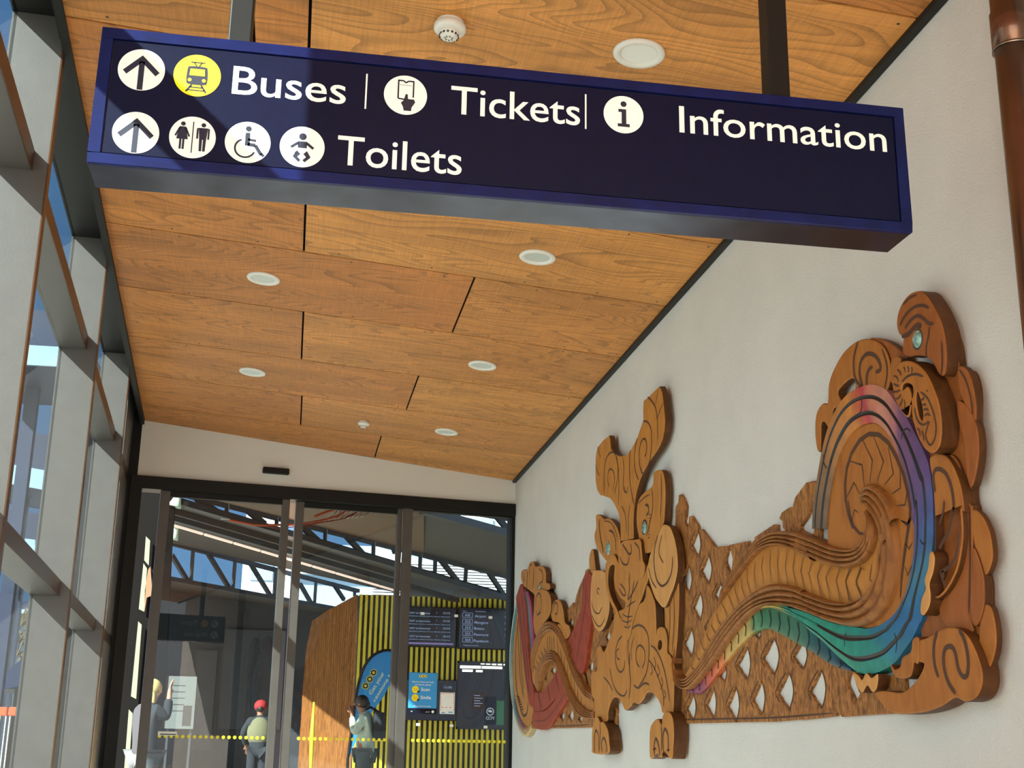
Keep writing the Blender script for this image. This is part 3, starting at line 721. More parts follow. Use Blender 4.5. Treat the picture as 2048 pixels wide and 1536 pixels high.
# ---- right-hand backing boards and lobes behind the rainbow
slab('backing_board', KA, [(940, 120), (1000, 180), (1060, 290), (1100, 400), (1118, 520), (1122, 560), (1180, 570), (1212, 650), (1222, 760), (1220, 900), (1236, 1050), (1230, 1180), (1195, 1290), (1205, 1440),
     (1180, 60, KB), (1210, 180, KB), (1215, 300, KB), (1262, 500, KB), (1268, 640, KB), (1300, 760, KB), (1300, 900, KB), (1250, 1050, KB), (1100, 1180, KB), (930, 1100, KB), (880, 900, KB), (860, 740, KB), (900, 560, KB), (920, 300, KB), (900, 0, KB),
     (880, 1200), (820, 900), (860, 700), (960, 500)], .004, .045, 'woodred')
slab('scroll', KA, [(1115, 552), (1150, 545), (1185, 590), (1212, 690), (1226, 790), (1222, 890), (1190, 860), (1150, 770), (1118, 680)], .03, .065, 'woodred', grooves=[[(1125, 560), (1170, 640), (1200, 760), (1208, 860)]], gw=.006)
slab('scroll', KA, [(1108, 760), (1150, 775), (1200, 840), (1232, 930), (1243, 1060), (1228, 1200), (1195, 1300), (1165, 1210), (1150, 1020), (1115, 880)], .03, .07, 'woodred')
slab('scroll', KB, [(1180, 60), (1230, 85), (1275, 170), (1298, 270), (1300, 370), (1262, 462), (1225, 400), (1192, 280), (1178, 150)], .03, .06, 'wood')
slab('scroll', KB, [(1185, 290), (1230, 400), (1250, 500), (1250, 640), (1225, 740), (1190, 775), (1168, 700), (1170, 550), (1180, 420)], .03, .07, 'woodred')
slab('scroll', KB, [(1250, 650), (1290, 655), (1318, 760), (1325, 880), (1305, 980), (1265, 1060), (1240, 1000), (1222, 900), (1225, 760)], .03, .062, 'wood')
slab('long_leaf', KA, [(935, 1130), (955, 1098), (1000, 1088), (1050, 1118), (1098, 1200), (1135, 1320), (1150, 1450), (1115, 60, KB), (1122, 220, KB), (1100, 380, KB), (1065, 480, KB), (1010, 570, KB), (955, 605, KB), (925, 540, KB), (935, 440, KB), (950, 300, KB), (950, 130, KB), (965, 1400), (955, 1270)], .03, .088, 'wood',
     grooves=[([(975, 1330), (962, 1260), (968, 1200), (1000, 1185), (1045, 1220), (1080, 1320), (1092, 1440), (1062, 60, KB), (1040, 180, KB), (1000, 260, KB), (980, 300, KB)], .012), ([(1000, 1536), (1025, 1450), (1030, 1380)], .01),
              ([(1100, 200, KB), (1085, 330, KB), (1040, 410, KB), (985, 440, KB)], .01), [(985, 440, KB), (1005, 500, KB), (1020, 540, KB)], [(1000, 430, KB), (1010, 480, KB)]], gw=.01)
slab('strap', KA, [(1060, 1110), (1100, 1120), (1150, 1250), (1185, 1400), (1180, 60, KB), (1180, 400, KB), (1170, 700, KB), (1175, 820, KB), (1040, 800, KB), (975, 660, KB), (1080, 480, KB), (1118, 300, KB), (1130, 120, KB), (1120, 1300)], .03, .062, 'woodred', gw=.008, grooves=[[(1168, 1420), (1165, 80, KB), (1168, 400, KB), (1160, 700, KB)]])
# ---- upper left scroll
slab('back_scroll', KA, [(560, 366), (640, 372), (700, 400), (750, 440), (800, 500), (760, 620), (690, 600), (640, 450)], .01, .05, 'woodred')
slab('scroll_head', KA, [(296, 770), (305, 650), (335, 560), (395, 455), (470, 388), (540, 368), (605, 385), (652, 425), (682, 500), (692, 580), (670, 690), (600, 760), (520, 700), (500, 665), (470, 690), (470, 640), (440, 618), (365, 690), (372, 740), (392, 765), (400, 800), (350, 800), (330, 820), (325, 880), (305, 930), (275, 890), (256, 900), (254, 960), (252, 1066), (232, 1066), (218, 960), (226, 840), (262, 775)], .015, .062, 'wood',
     grooves=[([(520, 668), (500, 590), (508, 510), (545, 465), (590, 470), (622, 510), (630, 560), (600, 578)], .013), ([(545, 665), (545, 600), (560, 560), (580, 545)], .013), ([(490, 385), (465, 480), (465, 580), (485, 640), (520, 672)], .011), ([(640, 430), (668, 520), (672, 600), (655, 680)], .008)], smooth=True)
# ---- disc inside the rainbow
inner = [(300, 1530), (305, 1430), (320, 1320), (345, 1200), (380, 1090), (420, 1010), (470, 940), (530, 905), (590, 895), (640, 920), (690, 980), (730, 1060), (770, 1150), (800, 1250), (825, 1380), (840, 1530)]
innerB = [(825, 100, KB), (830, 200, KB), (825, 330, KB), (810, 430, KB), (780, 560, KB), (740, 650, KB), (690, 720, KB), (620, 770, KB), (550, 790, KB), (450, 775, KB), (350, 760, KB), (300, 740, KB)]
disc_o = slab('spiral_disc', KA, inner+innerB+[(290, 600, KB), (290, 250, KB)], .02, .056, 'wood',
     grooves=[([(455, 1560), (430, 1470), (412, 1380), (408, 1280), (420, 1180), (450, 1085), (500, 1005), (560, 965), (620, 970), (680, 1020), (730, 1110), (772, 1210), (800, 1320), (818, 1430), (800, 100, KB), (770, 300, KB), (750, 460, KB), (740, 600, KB)], .014),
              ([(420, 0, KB), (430, 90, KB), (450, 160, KB), (490, 205, KB), (530, 210, KB)], .012)]
     +[(z, .008) for z in ([(520, 1005), (580, 1130), (565, 1265)], [(590, 985), (650, 1140), (610, 1260)], [(680, 1050), (712, 1215), (655, 1285)], [(755, 1180), (755, 1305), (705, 1340)], [(800, 1325), (785, 1410), (735, 1415)],
        [(440, 1135), (515, 1160), (530, 1290)], [(415, 1370), (465, 1270), (500, 1340)], [(450, 1520), (468, 1440), (492, 1460)], [(825, 1480), (800, 1525), (760, 1510)],
        [(820, 105, KB), (780, 155, KB), (750, 125, KB)], [(815, 260, KB), (795, 300, KB), (770, 265, KB)], [(812, 400, KB), (785, 465, KB), (770, 410, KB)])], gs=False)
# ---- the ridged body sweeping out of the spiral
T1e = [(242, 818), (290, 725), (350, 628), (410, 545), (470, 475), (540, 418), (620, 403), (700, 412), (780, 437), (100, 196, KB), (200, 230, KB), (280, 265, KB), (350, 290, KB), (430, 303, KB), (490, 288, KB), (530, 240, KB), (545, 180, KB), (540, 120, KB), (510, 75, KB)]
T2e = [(246, 826), (300, 752), (370, 655), (440, 565), (510, 503), (580, 487), (640, 495), (720, 530), (800, 577), (110, 300, KB), (200, 352, KB), (300, 395, KB), (380, 415, KB), (460, 408, KB), (530, 372, KB), (578, 300, KB), (592, 220, KB), (580, 130, KB), (525, 60, KB)]
U1e = [(0, 1040), (5, 1170), (30, 1235), (75, 1240), (140, 1175), (200, 1065), (260, 965), (340, 865), (430, 775), (510, 722), (580, 706), (660, 716), (740, 741), (100, 540, KB), (200, 580, KB), (300, 617, KB), (400, 636, KB), (480, 632, KB), (550, 605, KB), (600, 545, KB), (630, 460, KB), (640, 380, KB), (645, 290, KB), (630, 190, KB), (590, 95, KB), (545, 40, KB), (500, 1392, KA)]
U2e = [(2, 1150), (8, 1250), (40, 1300), (95, 1300), (165, 1225), (235, 1135), (310, 1025), (390, 925), (470, 852), (560, 820), (640, 828), (720, 850), (800, 880), (100, 665, KB), (200, 700, KB), (300, 742, KB), (400, 770, KB), (480, 778, KB), (560, 755, KB), (630, 700, KB), (680, 620, KB), (708, 520, KB), (722, 400, KB), (725, 280, KB), (700, 150, KB), (650, 60, KB), (735, 1495, KA), (700, 1390, KA), (640, 1310, KA), (570, 1280, KA), (515, 1320, KA), (496, 1388, KA)]
pan0 = T2e[:]; 
band('scaled_body', KC, [(60, 1215), (150, 1030), (200, 900)]+T2e[1:13]+[(380, 415, KB), (460, 408, KB), (530, 372, KB), (575, 310, KB), (600, 230, KB)], [(75, 1240), (140, 1175), (200, 1065)]+U1e[6:21]+[(600, 545, KB), (630, 460, KB), (645, 300, KB)], [(0, -.004), (.25, .006), (.5, .01), (.75, .006), (1, -.004)], .066, 'wood', n=160,
     lines=[[(502, 545), (493, 610), (505, 705)], [(455, 580), (450, 650), (462, 735)], [(545, 505), (540, 600), (548, 700)], [(590, 500), (584, 600), (592, 700)], [(640, 505), (628, 605), (642, 708)], [(684, 520), (672, 612), (688, 715)], [(730, 545), (717, 628), (737, 732)], [(780, 575), (763, 645), (785, 760)],
            [(832, 592), (811, 662), (836, 788)], [(888, 605), (859, 667), (887, 795)], [(942, 612), (918, 682), (942, 805)], [(1002, 615), (972, 687), (997, 808)], [(1058, 605), (1030, 687), (1067, 790)], [(410, 615), (412, 690), (430, 760)], [(372, 655), (382, 730), (400, 785)], [(335, 705), (350, 770), (368, 825)], [(300, 760), (322, 815), (335, 855)],
            [(265, 810), (290, 865), (300, 905)], [(235, 870), (248, 920), (268, 945)], [(205, 935), (222, 975), (240, 990)], [(178, 985), (192, 1020), (212, 1040)], [(150, 1035), (162, 1075), (180, 1090)], [(118, 1095), (130, 1130), (152, 1145)], [(88, 1150), (98, 1185), (118, 1195)], [(565, 395, KB), (552, 490, KB), (592, 522, KB)], [(500, 412, KB), (468, 520, KB), (505, 600, KB)], [(430, 418, KB), (405, 500, KB), (425, 618, KB)]], gw=.005)
band('ridge_band', KC, T1e, T2e, ridges(4, .028), .07, 'ridge', n=150, taperends=8)
band('ridge_band', KC, U1e, U2e, ridges(4, .03), .075, 'ridge', n=200, taperends=6)
# ---- rainbow stained band round the disc
ro = [(205, 1560), (212, 1400), (235, 1250), (265, 1080), (300, 940), (350, 820), (400, 745), (450, 700), (520, 667), (590, 656), (660, 682), (710, 740), (790, 850), (850, 960), (900, 1060), (935, 1150), (955, 1270), (965, 1400), (945, 60, KB), (948, 200, KB), (938, 310, KB), (915, 430, KB), (893, 560, KB), (880, 720, KB), (860, 760, KB), (820, 850, KB), (770, 920, KB), (710, 1000, KB), (640, 1045, KB), (560, 1070, KB), (490, 1060, KB), (430, 1020, KB), (350, 950, KB), (270, 870, KB), (190, 805, KB), (700, 905, KC), (620, 864, KC), (560, 842, KC), (500, 842, KC), (440, 866, KC), (392, 925, KC)]
ri = [(295, 1560)]+inner[1:]+innerB[:8]+[(620, 772, KB), (540, 790, KB), (450, 778, KB), (350, 762, KB), (250, 728, KB), (160, 690, KB), (60, 662, KB), (640, 830, KC), (560, 818, KC), (500, 826, KC), (440, 850, KC), (385, 915, KC)]
gr = grad([(0, (120, 92, 64)), (.06, (146, 110, 72)), (.11, (190, 128, 64)), (.165, (214, 138, 62)), (.188, (204, 96, 66)), (.2, (190, 60, 78)), (.215, (208, 128, 104)), (.25, (206, 140, 116)), (.275, (190, 120, 116)), (.295, (122, 80, 122)), (.37, (104, 76, 132)), (.40, (84, 88, 150)), (.425, (66, 98, 156)), (.46, (64, 128, 160)), (.515, (34, 108, 164)), (.56, (34, 122, 156)), (.60, (32, 142, 132)), (.68, (36, 150, 124)), (.83, (46, 150, 126)), (.87, (196, 170, 80)), (1, (204, 160, 72))])
def rc(s, t):
    if (s < .88 and abs(t-.30) < .052) or (s < .73 and abs(t-.73) < .06): return (.008, .008, .01, 1)
    return gr(s+(t-.5)*.012)
tt = [0, .03, .1, .2, .242, .252, .30, .348, .358, .42, .5, .58, .66, .675, .73, .785, .8, .86, .92, .97, 1]
rp = [(t, (.012 if not (abs(t-.30) < .03 or abs(t-.73) < .04) else .005)-.008*abs(t-.5)**2*4) for t in tt]
band('rainbow_band', KA, ro, ri, rp, .062, 'paint', n=260, colf=rc, label='band stained from orange through pink, purple and blue to green', marks=[], cut='blackcut')
# scaled coloured strip under the body
lo0 = [(62, 1300), (110, 1290), (165, 1226), (235, 1140), (310, 1028), (390, 930), (445, 868), (500, 842), (560, 842), (620, 866), (700, 905), (780, 962), (870, 1052), (940, 1130), (1010, 1188)]
lo1 = [(75, 1322), (115, 1332), (165, 1308), (232, 1222), (292, 1142), (360, 1062), (430, 992), (480, 968), (530, 960), (600, 990), (680, 1036), (780, 1092), (850, 1142), (930, 1182), (1010, 1204)]
g2_ = grad([(0, (130, 48, 84)), (.12, (140, 52, 88)), (.17, (196, 84, 60)), (.27, (212, 110, 52)), (.33, (206, 160, 84)), (.47, (196, 168, 92)), (.51, (92, 140, 90)), (.55, (58, 124, 84)), (.75, (60, 118, 90)), (.84, (30, 88, 92)), (1, (24, 70, 100))])
band('coloured_scales', KC, lo0, lo1, [(0, 0), (.2, .006), (.5, .008), (.8, .006), (1, -.004)], .05, 'paint', n=140, colf=lambda s, t: g2_(s), label='strip of scales stained purple, orange, yellow and green',
     marks=[(i/20, .012) for i in range(1, 20)], gw=.009, cut='blackcut')
# scale joints across the rainbow
mb = MB(CP)
for pts in ([(512, 735), (518, 790), (500, 840), (440, 885)], [(275, 1090), (280, 1150), (300, 1182)], [(768, 1000), (772, 955), (798, 932), (825, 948)], [(865, 240, KB), (880, 268, KB), (905, 262, KB)], [(412, 815, KB), (400, 850, KB), (402, 900, KB)], [(705, 815, KB), (722, 870, KB), (715, 940, KB)]):
    ribbon(mb, catmull(wp(KA, pts, .075), False, 4), .008, .0765, 0)
mb.build('scale_line', M['blackcut'], carve)
# ---- hawk-like head at the top right
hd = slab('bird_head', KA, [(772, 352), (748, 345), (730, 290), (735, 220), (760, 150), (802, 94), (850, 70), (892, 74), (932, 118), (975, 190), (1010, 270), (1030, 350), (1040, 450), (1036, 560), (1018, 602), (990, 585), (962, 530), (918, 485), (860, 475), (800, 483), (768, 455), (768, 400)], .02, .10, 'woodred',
     grooves=[([(752, 288), (775, 240), (810, 195), (855, 165), (900, 160), (935, 176)], .009), ([(785, 305), (805, 270), (840, 235), (872, 225), (905, 245), (930, 270), (965, 275)], .01), [(772, 155), (815, 112), (860, 92)], ([(765, 355), (805, 340), (840, 300), (865, 282), (888, 290)], .014), [(918, 485), (918, 420), (932, 350), (938, 292)], [(1012, 600), (1018, 500), (1015, 380)]], gw=.007)
dome('eye', KA, (862, 372), 34, 68, 0, .10, 'grille', hd, .006, 'dark socket')
dome('eye', KA, (862, 370), 27, 58, 0, .103, 'paua', hd, .016, 'iridescent shell eye')
jaw = slab('curled_beak', KA, [(700, 640), (703, 570), (735, 525), (790, 505), (845, 520), (895, 560), (935, 620), (965, 690), (992, 770), (1008, 880), (1008, 980), (992, 1050), (955, 1086), (910, 1065), (872, 1005), (842, 920), (826, 850), (822, 780), (812, 840), (795, 862), (765, 835), (735, 785), (712, 720)], .04, .128, 'wood',
     holes=[[(765, 690), (768, 660), (795, 645), (828, 668), (832, 715), (822, 740), (815, 700), (795, 668)], [(858, 700), (880, 760), (893, 830), (890, 880), (872, 862), (856, 800), (850, 740)]],
     grooves=[([(765, 640), (800, 605), (850, 590), (900, 605)], .007), [(735, 560), (755, 580), (760, 600)], [(775, 545), (785, 560), (785, 580)], [(800, 540), (808, 560), (805, 580)], [(825, 545), (830, 565), (825, 585)], [(712, 600), (735, 610), (745, 640)], [(715, 650), (730, 660), (750, 665)],
              [(712, 700), (735, 700), (755, 690)], [(725, 745), (745, 740), (762, 715)], [(748, 790), (762, 770), (770, 740)], [(775, 815), (785, 790), (780, 750)], [(880, 700), (925, 740), (955, 810), (978, 900), (975, 980), (945, 1035), (915, 985), (925, 920), (940, 890)],
              [(845, 800), (855, 860), (880, 900), (910, 905), (935, 885)], [(880, 750), (895, 750), (905, 735)], [(890, 790), (905, 780), (920, 785)], [(900, 815), (920, 808), (932, 820)], [(905, 855), (925, 840), (945, 850)], [(860, 930), (875, 945), (880, 980)], [(890, 945), (900, 975), (905, 1010)], [(920, 700), (930, 690)]], gw=.006)
slab('beak_knob', KA, [(690, 530), (700, 490), (725, 478), (755, 490), (750, 520), (720, 545), (705, 580), (706, 640), (690, 640), (682, 580)], .03, .085, 'wood')
# ---- bottom right scroll, claws
slab('ball_scroll', KB, [(952, 815), (1000, 788), (1060, 782), (1110, 798), (1160, 850), (1200, 930), (1228, 1010), (1240, 1080), (1234, 1150), (1200, 1215), (1135, 1240), (1080, 1215), (1040, 1235), (990, 1268), (900, 1300), (780, 1316), (700, 1310), (640, 1272), (580, 1188), (640, 1172), (740, 1182), (800, 1145), (850, 1085), (882, 1010), (842, 992), (830, 960), (830, 890), (850, 862), (900, 845)], .02, .10, 'wood',
     grooves=[([(968, 800), (948, 880), (945, 960), (955, 1030), (975, 1090)], .012), ([(1100, 795), (1130, 850), (1150, 930), (1158, 1010), (1148, 1080), (1120, 1080), (1095, 1030), (1080, 950), (1060, 905), (1030, 902), (1010, 930), (1005, 990), (1015, 1060), (1040, 1130), (1080, 1190)], .013)])
slab('wavy_claw', KB, [(918, 320), (935, 318), (946, 365), (936, 445), (914, 515), (920, 580), (914, 650), (880, 708), (860, 690), (866, 610), (890, 545), (885, 490), (905, 420), (912, 360)], .04, .112, 'woodlight')
slab('wavy_claw', KB, [(678, 1010), (700, 1040), (735, 1022), (750, 965), (800, 930), (812, 855), (848, 850), (846, 1000), (820, 1000), (812, 1040), (800, 1082), (760, 1100), (710, 1090), (688, 1060)], .03, .105, 'wood')
slab('wavy_claw', KB, [(443, 1062), (475, 1075), (500, 1105), (525, 1062), (558, 1092), (596, 1068), (592, 1150), (565, 1182), (532, 1140), (500, 1185), (465, 1130)], .03, .09, 'woodlight')
# ================================================================== the standing figure in the middle
fig = slab('figure_body', KD, [(432, 480), (455, 380), (500, 480), (508, 560), (512, 690), (520, 655), (545, 643), (568, 660), (580, 720), (580, 800), (602, 830), (626, 900), (624, 1000), (622, 1100), (614, 1195), (585, 1200), (550, 1185), (540, 1140), (510, 1085), (480, 1060), (452, 1062), (432, 1100), (400, 1132), (368, 1122), (352, 1145), (318, 1172), (300, 1140), (275, 1100), (248, 1090), (225, 1120), (208, 1180), (200, 1245), (130, 1245), (135, 1130), (118, 1100), (104, 1060), (104, 930), (136, 920), (142, 840), (132, 800), (138, 772), (160, 765), (182, 800), (215, 720), (245, 640), (250, 560), (330, 520)], .03, .105, 'wood',
     holes=[[(520, 770), (525, 735), (538, 728), (548, 745), (545, 775), (530, 790)]],
     grooves=[([(470, 1010), (440, 1000), (400, 1030), (372, 1010)], .01), ([(345, 900), (335, 800), (345, 690), (380, 640), (425, 640), (462, 700), (468, 820), (450, 940), (405, 1020)], .01), ([(408, 900), (388, 860), (388, 790), (410, 760), (438, 790), (442, 860), (425, 905)], .009), ([(360, 860), (356, 780), (375, 700)], .007),
              ([(300, 700), (270, 740), (255, 820), (265, 900), (290, 930), (312, 900), (315, 850)], .009), ([(285, 850), (268, 840), (262, 800), (280, 780)], .008), ([(220, 900), (240, 1000), (270, 1060), (310, 1080), (330, 1040)], .009), ([(180, 960), (215, 1000), (240, 1050)], .008), ([(345, 800), (345, 900), (352, 1000), (340, 1100)], .012),
              ([(480, 760), (520, 800), (560, 900), (585, 1020), (600, 1120)], .01), ([(465, 850), (500, 900), (540, 1000), (560, 1080), (560, 1150)], .008), [(500, 830), (510, 880), (500, 920)], [(520, 880), (535, 930), (520, 960)], [(545, 960), (555, 1000), (540, 1040)], [(560, 1040), (575, 1075), (560, 1100)], [(480, 880), (490, 920), (478, 950)]], gw=.007)
slab('side_post', KD, [(565, 500), (610, 430), (642, 330), (655, 400), (652, 560), (645, 700), (636, 800), (625, 880), (600, 830), (585, 800), (580, 700), (568, 650), (565, 560)], .02, .085, 'wood', grooves=[([(600, 470), (600, 640), (590, 790)], .008), ([(625, 420), (628, 600), (615, 800)], .008)])
slab('crown', KE, [(630, 225), (720, 138), (742, 190), (752, 260), (760, 340), (768, 430), (762, 510), (748, 580), (728, 640), (700, 690), (645, 765), (595, 850), (550, 950), (522, 1050), (510, 1130), (500, 1220), (496, 1310), (500, 1440), (390, 1460), (385, 1300), (370, 1220), (338, 1150), (300, 1095), (255, 1078), (215, 1068), (190, 1030), (176, 950), (174, 850), (176, 750), (182, 700), (195, 655), (240, 600), (292, 558), (300, 600), (306, 670), (335, 712), (380, 736), (440, 728), (482, 670), (530, 580), (560, 490), (582, 430), (580, 340), (585, 262)], .04, .10, 'wood',
     grooves=[([(620, 230), (660, 270), (690, 330), (703, 430)], .011), ([(755, 275), (720, 360), (704, 430), (706, 520), (705, 600)], .007), ([(582, 435), (620, 445), (648, 500), (656, 600), (650, 700), (630, 800), (600, 870), (575, 880), (555, 820), (548, 720), (560, 630), (585, 588), (606, 600), (615, 660), (605, 720), (595, 735)], .010),
              ([(530, 580), (512, 680), (508, 780), (520, 880), (545, 940)], .009), ([(472, 680), (465, 800), (470, 950), (485, 1060), (505, 1150)], .009), ([(405, 735), (418, 850), (412, 1000), (435, 1050)], .007), ([(420, 990), (438, 1050), (452, 990)], .008),
              ([(250, 1070), (248, 950), (252, 830), (275, 740), (315, 700), (350, 730), (368, 830), (360, 950), (335, 1060)], .009), ([(292, 1000), (280, 940), (285, 870), (305, 845), (330, 870), (338, 940), (325, 1030)], .008), ([(195, 655), (205, 700), (220, 748)], .007), ([(178, 800), (190, 860), (208, 900)], .007), ([(400, 1160), (430, 1240), (440, 1400)], .008), ([(470, 1150), (455, 1280), (458, 1420)], .008), ([(350, 740), (372, 850), (375, 1000), (370, 1150)], .006), ([(715, 155), (690, 290)], .006)], smooth=False, bev=.004)
fr_ = slab('face_right', KE, [(668, 880), (705, 852), (745, 865), (762, 950), (768, 1060), (762, 1200), (752, 1310), (718, 1370), (700, 1440), (690, 1536), (560, 1560), (545, 1440), (525, 1330), (525, 1200), (545, 1100), (590, 1040), (640, 1005), (665, 960)], .03, .09, 'wood',
     grooves=[([(600, 1150), (625, 1160), (630, 1210), (610, 1240)], .014), ([(655, 1010), (665, 1100), (660, 1200), (640, 1300), (610, 1420)], .01), ([(735, 880), (738, 1050), (730, 1250)], .01), ([(540, 1140), (590, 1090), (640, 1060)], .006)]+[([(632+i*1.0, 1230+i*28), (650-i*4, 1240+i*28)], .006) for i in range(8)])
dome('eye', KE, (592, 1340), 24, 66, 0, .09, 'grille', fr_, .005, 'dark socket'); dome('eye', KE, (594, 1345), 17, 54, 0, .093, 'paua', fr_, .014, 'iridescent shell eye')
fl_ = slab('face_left', KE, [(177, 1240), (215, 1240), (248, 1272), (290, 1266), (340, 1315), (370, 1380), (386, 1470), (380, 1600), (290, 1640), (240, 1600), (180, 1500), (164, 1410), (180, 1340)], .03, .085, 'wood',
     grooves=[([(205, 1270), (215, 1400), (245, 1560)], .016), ([(290, 1370), (325, 1385), (345, 1450), (350, 1540)], .012), ([(250, 1290), (300, 1300), (345, 1370), (365, 1460)], .006)])
dome('eye', KE, (283, 1520), 16, 62, 0, .085, 'paua', fl_, .014, 'iridescent shell eye')
slab('nose', KD, [(275, 150), (290, 112), (320, 95), (370, 92), (408, 92), (418, 150), (425, 220), (440, 260), (425, 330), (380, 330), (330, 290), (285, 270), (272, 210)], .06, .125, 'wood', grooves=[([(300, 120), (325, 160), (345, 185), (358, 165), (352, 120)], .012), ([(285, 200), (300, 240), (330, 250), (345, 200)], .01), ([(375, 110), (405, 150), (412, 230)], .01)])
slab('mouth', KD, [(215, 205), (245, 185), (280, 250), (330, 280), (380, 320), (440, 300), (455, 250), (462, 330), (440, 400), (420, 460), (385, 540), (362, 620), (345, 700), (315, 740), (290, 690), (272, 600), (235, 520), (205, 440), (192, 340), (192, 250)], .05, .115, 'wood',
     holes=[[(208, 300), (222, 258), (246, 255), (248, 300), (246, 350), (256, 410), (285, 460), (318, 490), (305, 540), (290, 590), (262, 530), (228, 460), (208, 380)]],
     grooves=[([(285, 370), (310, 400), (320, 440), (300, 440), (280, 400)], .009), ([(340, 330), (345, 400), (335, 470), (370, 420), (400, 350)], .01), ([(375, 350), (360, 440), (340, 560), (330, 640)], .01), [(300, 560), (330, 580), (365, 575)], [(295, 600), (330, 615), (360, 600)], [(310, 640), (335, 650), (352, 635)], ([(330, 520), (350, 500), (385, 480)], .007), ([(345, 300), (350, 350)], .008), [(400, 260), (410, 300)], [(370, 250), (385, 300)]], gw=.006)
slab('mouth_recess', KD, [(200, 240), (260, 230), (330, 480), (300, 620), (240, 560), (195, 400)], .01, .05, 'ridge')
slab('ear_lobe', KD, [(548, 8), (580, 0), (604, 25), (628, 95), (642, 180), (645, 280), (625, 380), (598, 450), (572, 512), (550, 520), (532, 500), (500, 450), (468, 350), (458, 280), (470, 200), (505, 110)], .05, .118, 'woodlight',
     grooves=[([(525, 60), (505, 140), (500, 240), (515, 340), (548, 385), (585, 360), (612, 290), (618, 200)], .011), ([(560, 240), (545, 215), (532, 180), (535, 130), (552, 60)], .008), ([(465, 270), (485, 350), (515, 400)], .008)])
slab('ear_lobe', KD, [(96, 470), (100, 380), (112, 290), (130, 285), (190, 300), (208, 400), (216, 500), (206, 580), (180, 650), (150, 672), (120, 640), (102, 560)], .04, .095, 'woodlight',
     grooves=[([(150, 440), (140, 420), (145, 400), (158, 410)], .007), ([(105, 480), (120, 540), (150, 560), (170, 520)], .008), ([(102, 560), (130, 620), (160, 640), (190, 590)], .007)])
slab('arm', KD, [(98, 300), (88, 220), (100, 160), (112, 155), (118, 190), (125, 250), (130, 300)], .01, .06, 'wood')
foot = lambda n, pts, gr: slab(n, KD, pts, .02, .145, 'wood', grooves=gr, bev=.008)
foot('foot', [(472, 1300), (492, 1245), (522, 1225), (545, 1262), (552, 1210), (572, 1180), (600, 1190), (618, 1240), (622, 1330), (618, 1400), (612, 1470), (598, 1476), (582, 1455), (560, 1430), (548, 1440), (548, 1466), (528, 1466), (520, 1440), (505, 1455), (498, 1466), (472, 1466)],
     [([(505, 1466), (500, 1400), (512, 1350), (530, 1400), (535, 1460)], .014), ([(560, 1440), (555, 1350), (568, 1290), (588, 1330), (590, 1440)], .014), ([(545, 1262), (548, 1350), (545, 1440)], .01), [(495, 1420), (515, 1410)], [(580, 1425), (600, 1420)]])
foot('foot', [(107, 1300), (122, 1225), (140, 1212), (158, 1245), (175, 1242), (190, 1262), (206, 1300), (212, 1360), (210, 1443), (112, 1443), (106, 1400)],
     [([(125, 1440), (122, 1370), (130, 1300), (148, 1330), (152, 1440)], .012), ([(172, 1440), (168, 1380), (182, 1345), (200, 1390), (202, 1440)], .012), ([(158, 1250), (160, 1330), (155, 1430)], .009)])
# ================================================================== left end
slab('lattice', KF, [(200, 1286), (196, 1240), (240, 1000), (400, 700), (425, 610), (418, 545), (438, 520), (460, 490), (468, 535), (480, 450), (500, 390), (535, 315), (540, 285), (556, 278), (562, 300), (600, 300), (640, 500), (680, 560), (720, 520), (740, 700), (720, 1000), (735, 1262), (600, 1270), (572, 1280), (400, 1284)], .0, .032, 'chip',
     [leaf(335, 890, 945, 326, 346), leaf(288, 915, 985, 278, 296), leaf(392, 1172, 1238, 382, 402), leaf(448, 1158, 1246, 434, 458), leaf(505, 1198, 1248, 496, 514), leaf(572, 850, 935, 560, 584), leaf(708, 545, 605, 700, 716), leaf(678, 660, 745, 668, 690), leaf(447, 588, 645, 438, 458), leaf(712, 1100, 1245, 700, 728)], smooth=False, bev=.003,
     grooves=[[(210, 1270), (400, 1270), (570, 1262)], [(540, 330), (500, 430), (480, 560)], [(690, 620), (640, 720), (600, 800)], [(420, 1130), (425, 1200), (420, 1250)], [(480, 1130), (478, 1240)]], gw=.006)
slab('spiral_disc', KF, [(125, 430), (105, 500), (88, 620), (78, 780), (78, 940), (88, 1080), (105, 1180), (130, 1250), (160, 1278), (190, 1262), (210, 1180), (200, 1000), (200, 800), (180, 560), (160, 440)], .01, .05, 'wood',
     grooves=[([(120, 560), (104, 700), (98, 850), (102, 1000), (120, 1120), (145, 1200), (170, 1190), (178, 1120)], .02), ([(110, 600), (120, 800), (128, 960), (150, 1090)], .015), ([(130, 700), (135, 900), (150, 1040)], .012)]+[[(105+i*6, 1080+i*18), (125+i*5, 1090+i*14)] for i in range(6)], gw=.012)
slab('red_frond', KF, [(130, 372), (112, 420), (100, 465), (112, 560), (128, 700), (148, 880), (165, 1020), (180, 1120), (200, 1150), (214, 1100), (210, 1030), (192, 940), (176, 800), (168, 600), (158, 480), (146, 400)], .03, .075, 'red', grooves=[([(118, 470), (132, 620), (150, 800), (170, 980), (188, 1080)], .016), ([(140, 420), (152, 600), (165, 800), (185, 980)], .014), ([(108, 470), (122, 640), (145, 900)], .01)], cut='redcut')
slab('purple_frond', KF, [(152, 412), (178, 420), (195, 470), (208, 560), (216, 680), (219, 790), (206, 870), (196, 930), (186, 800), (178, 660), (164, 520)], .01, .07, 'redcut', grooves=[])
te = grad([(0, (90, 150, 150)), (.15, (60, 120, 130)), (.45, (150, 170, 160)), (.6, (60, 110, 130)), (.8, (150, 80, 80)), (.92, (196, 150, 90)), (1, (206, 166, 104))])
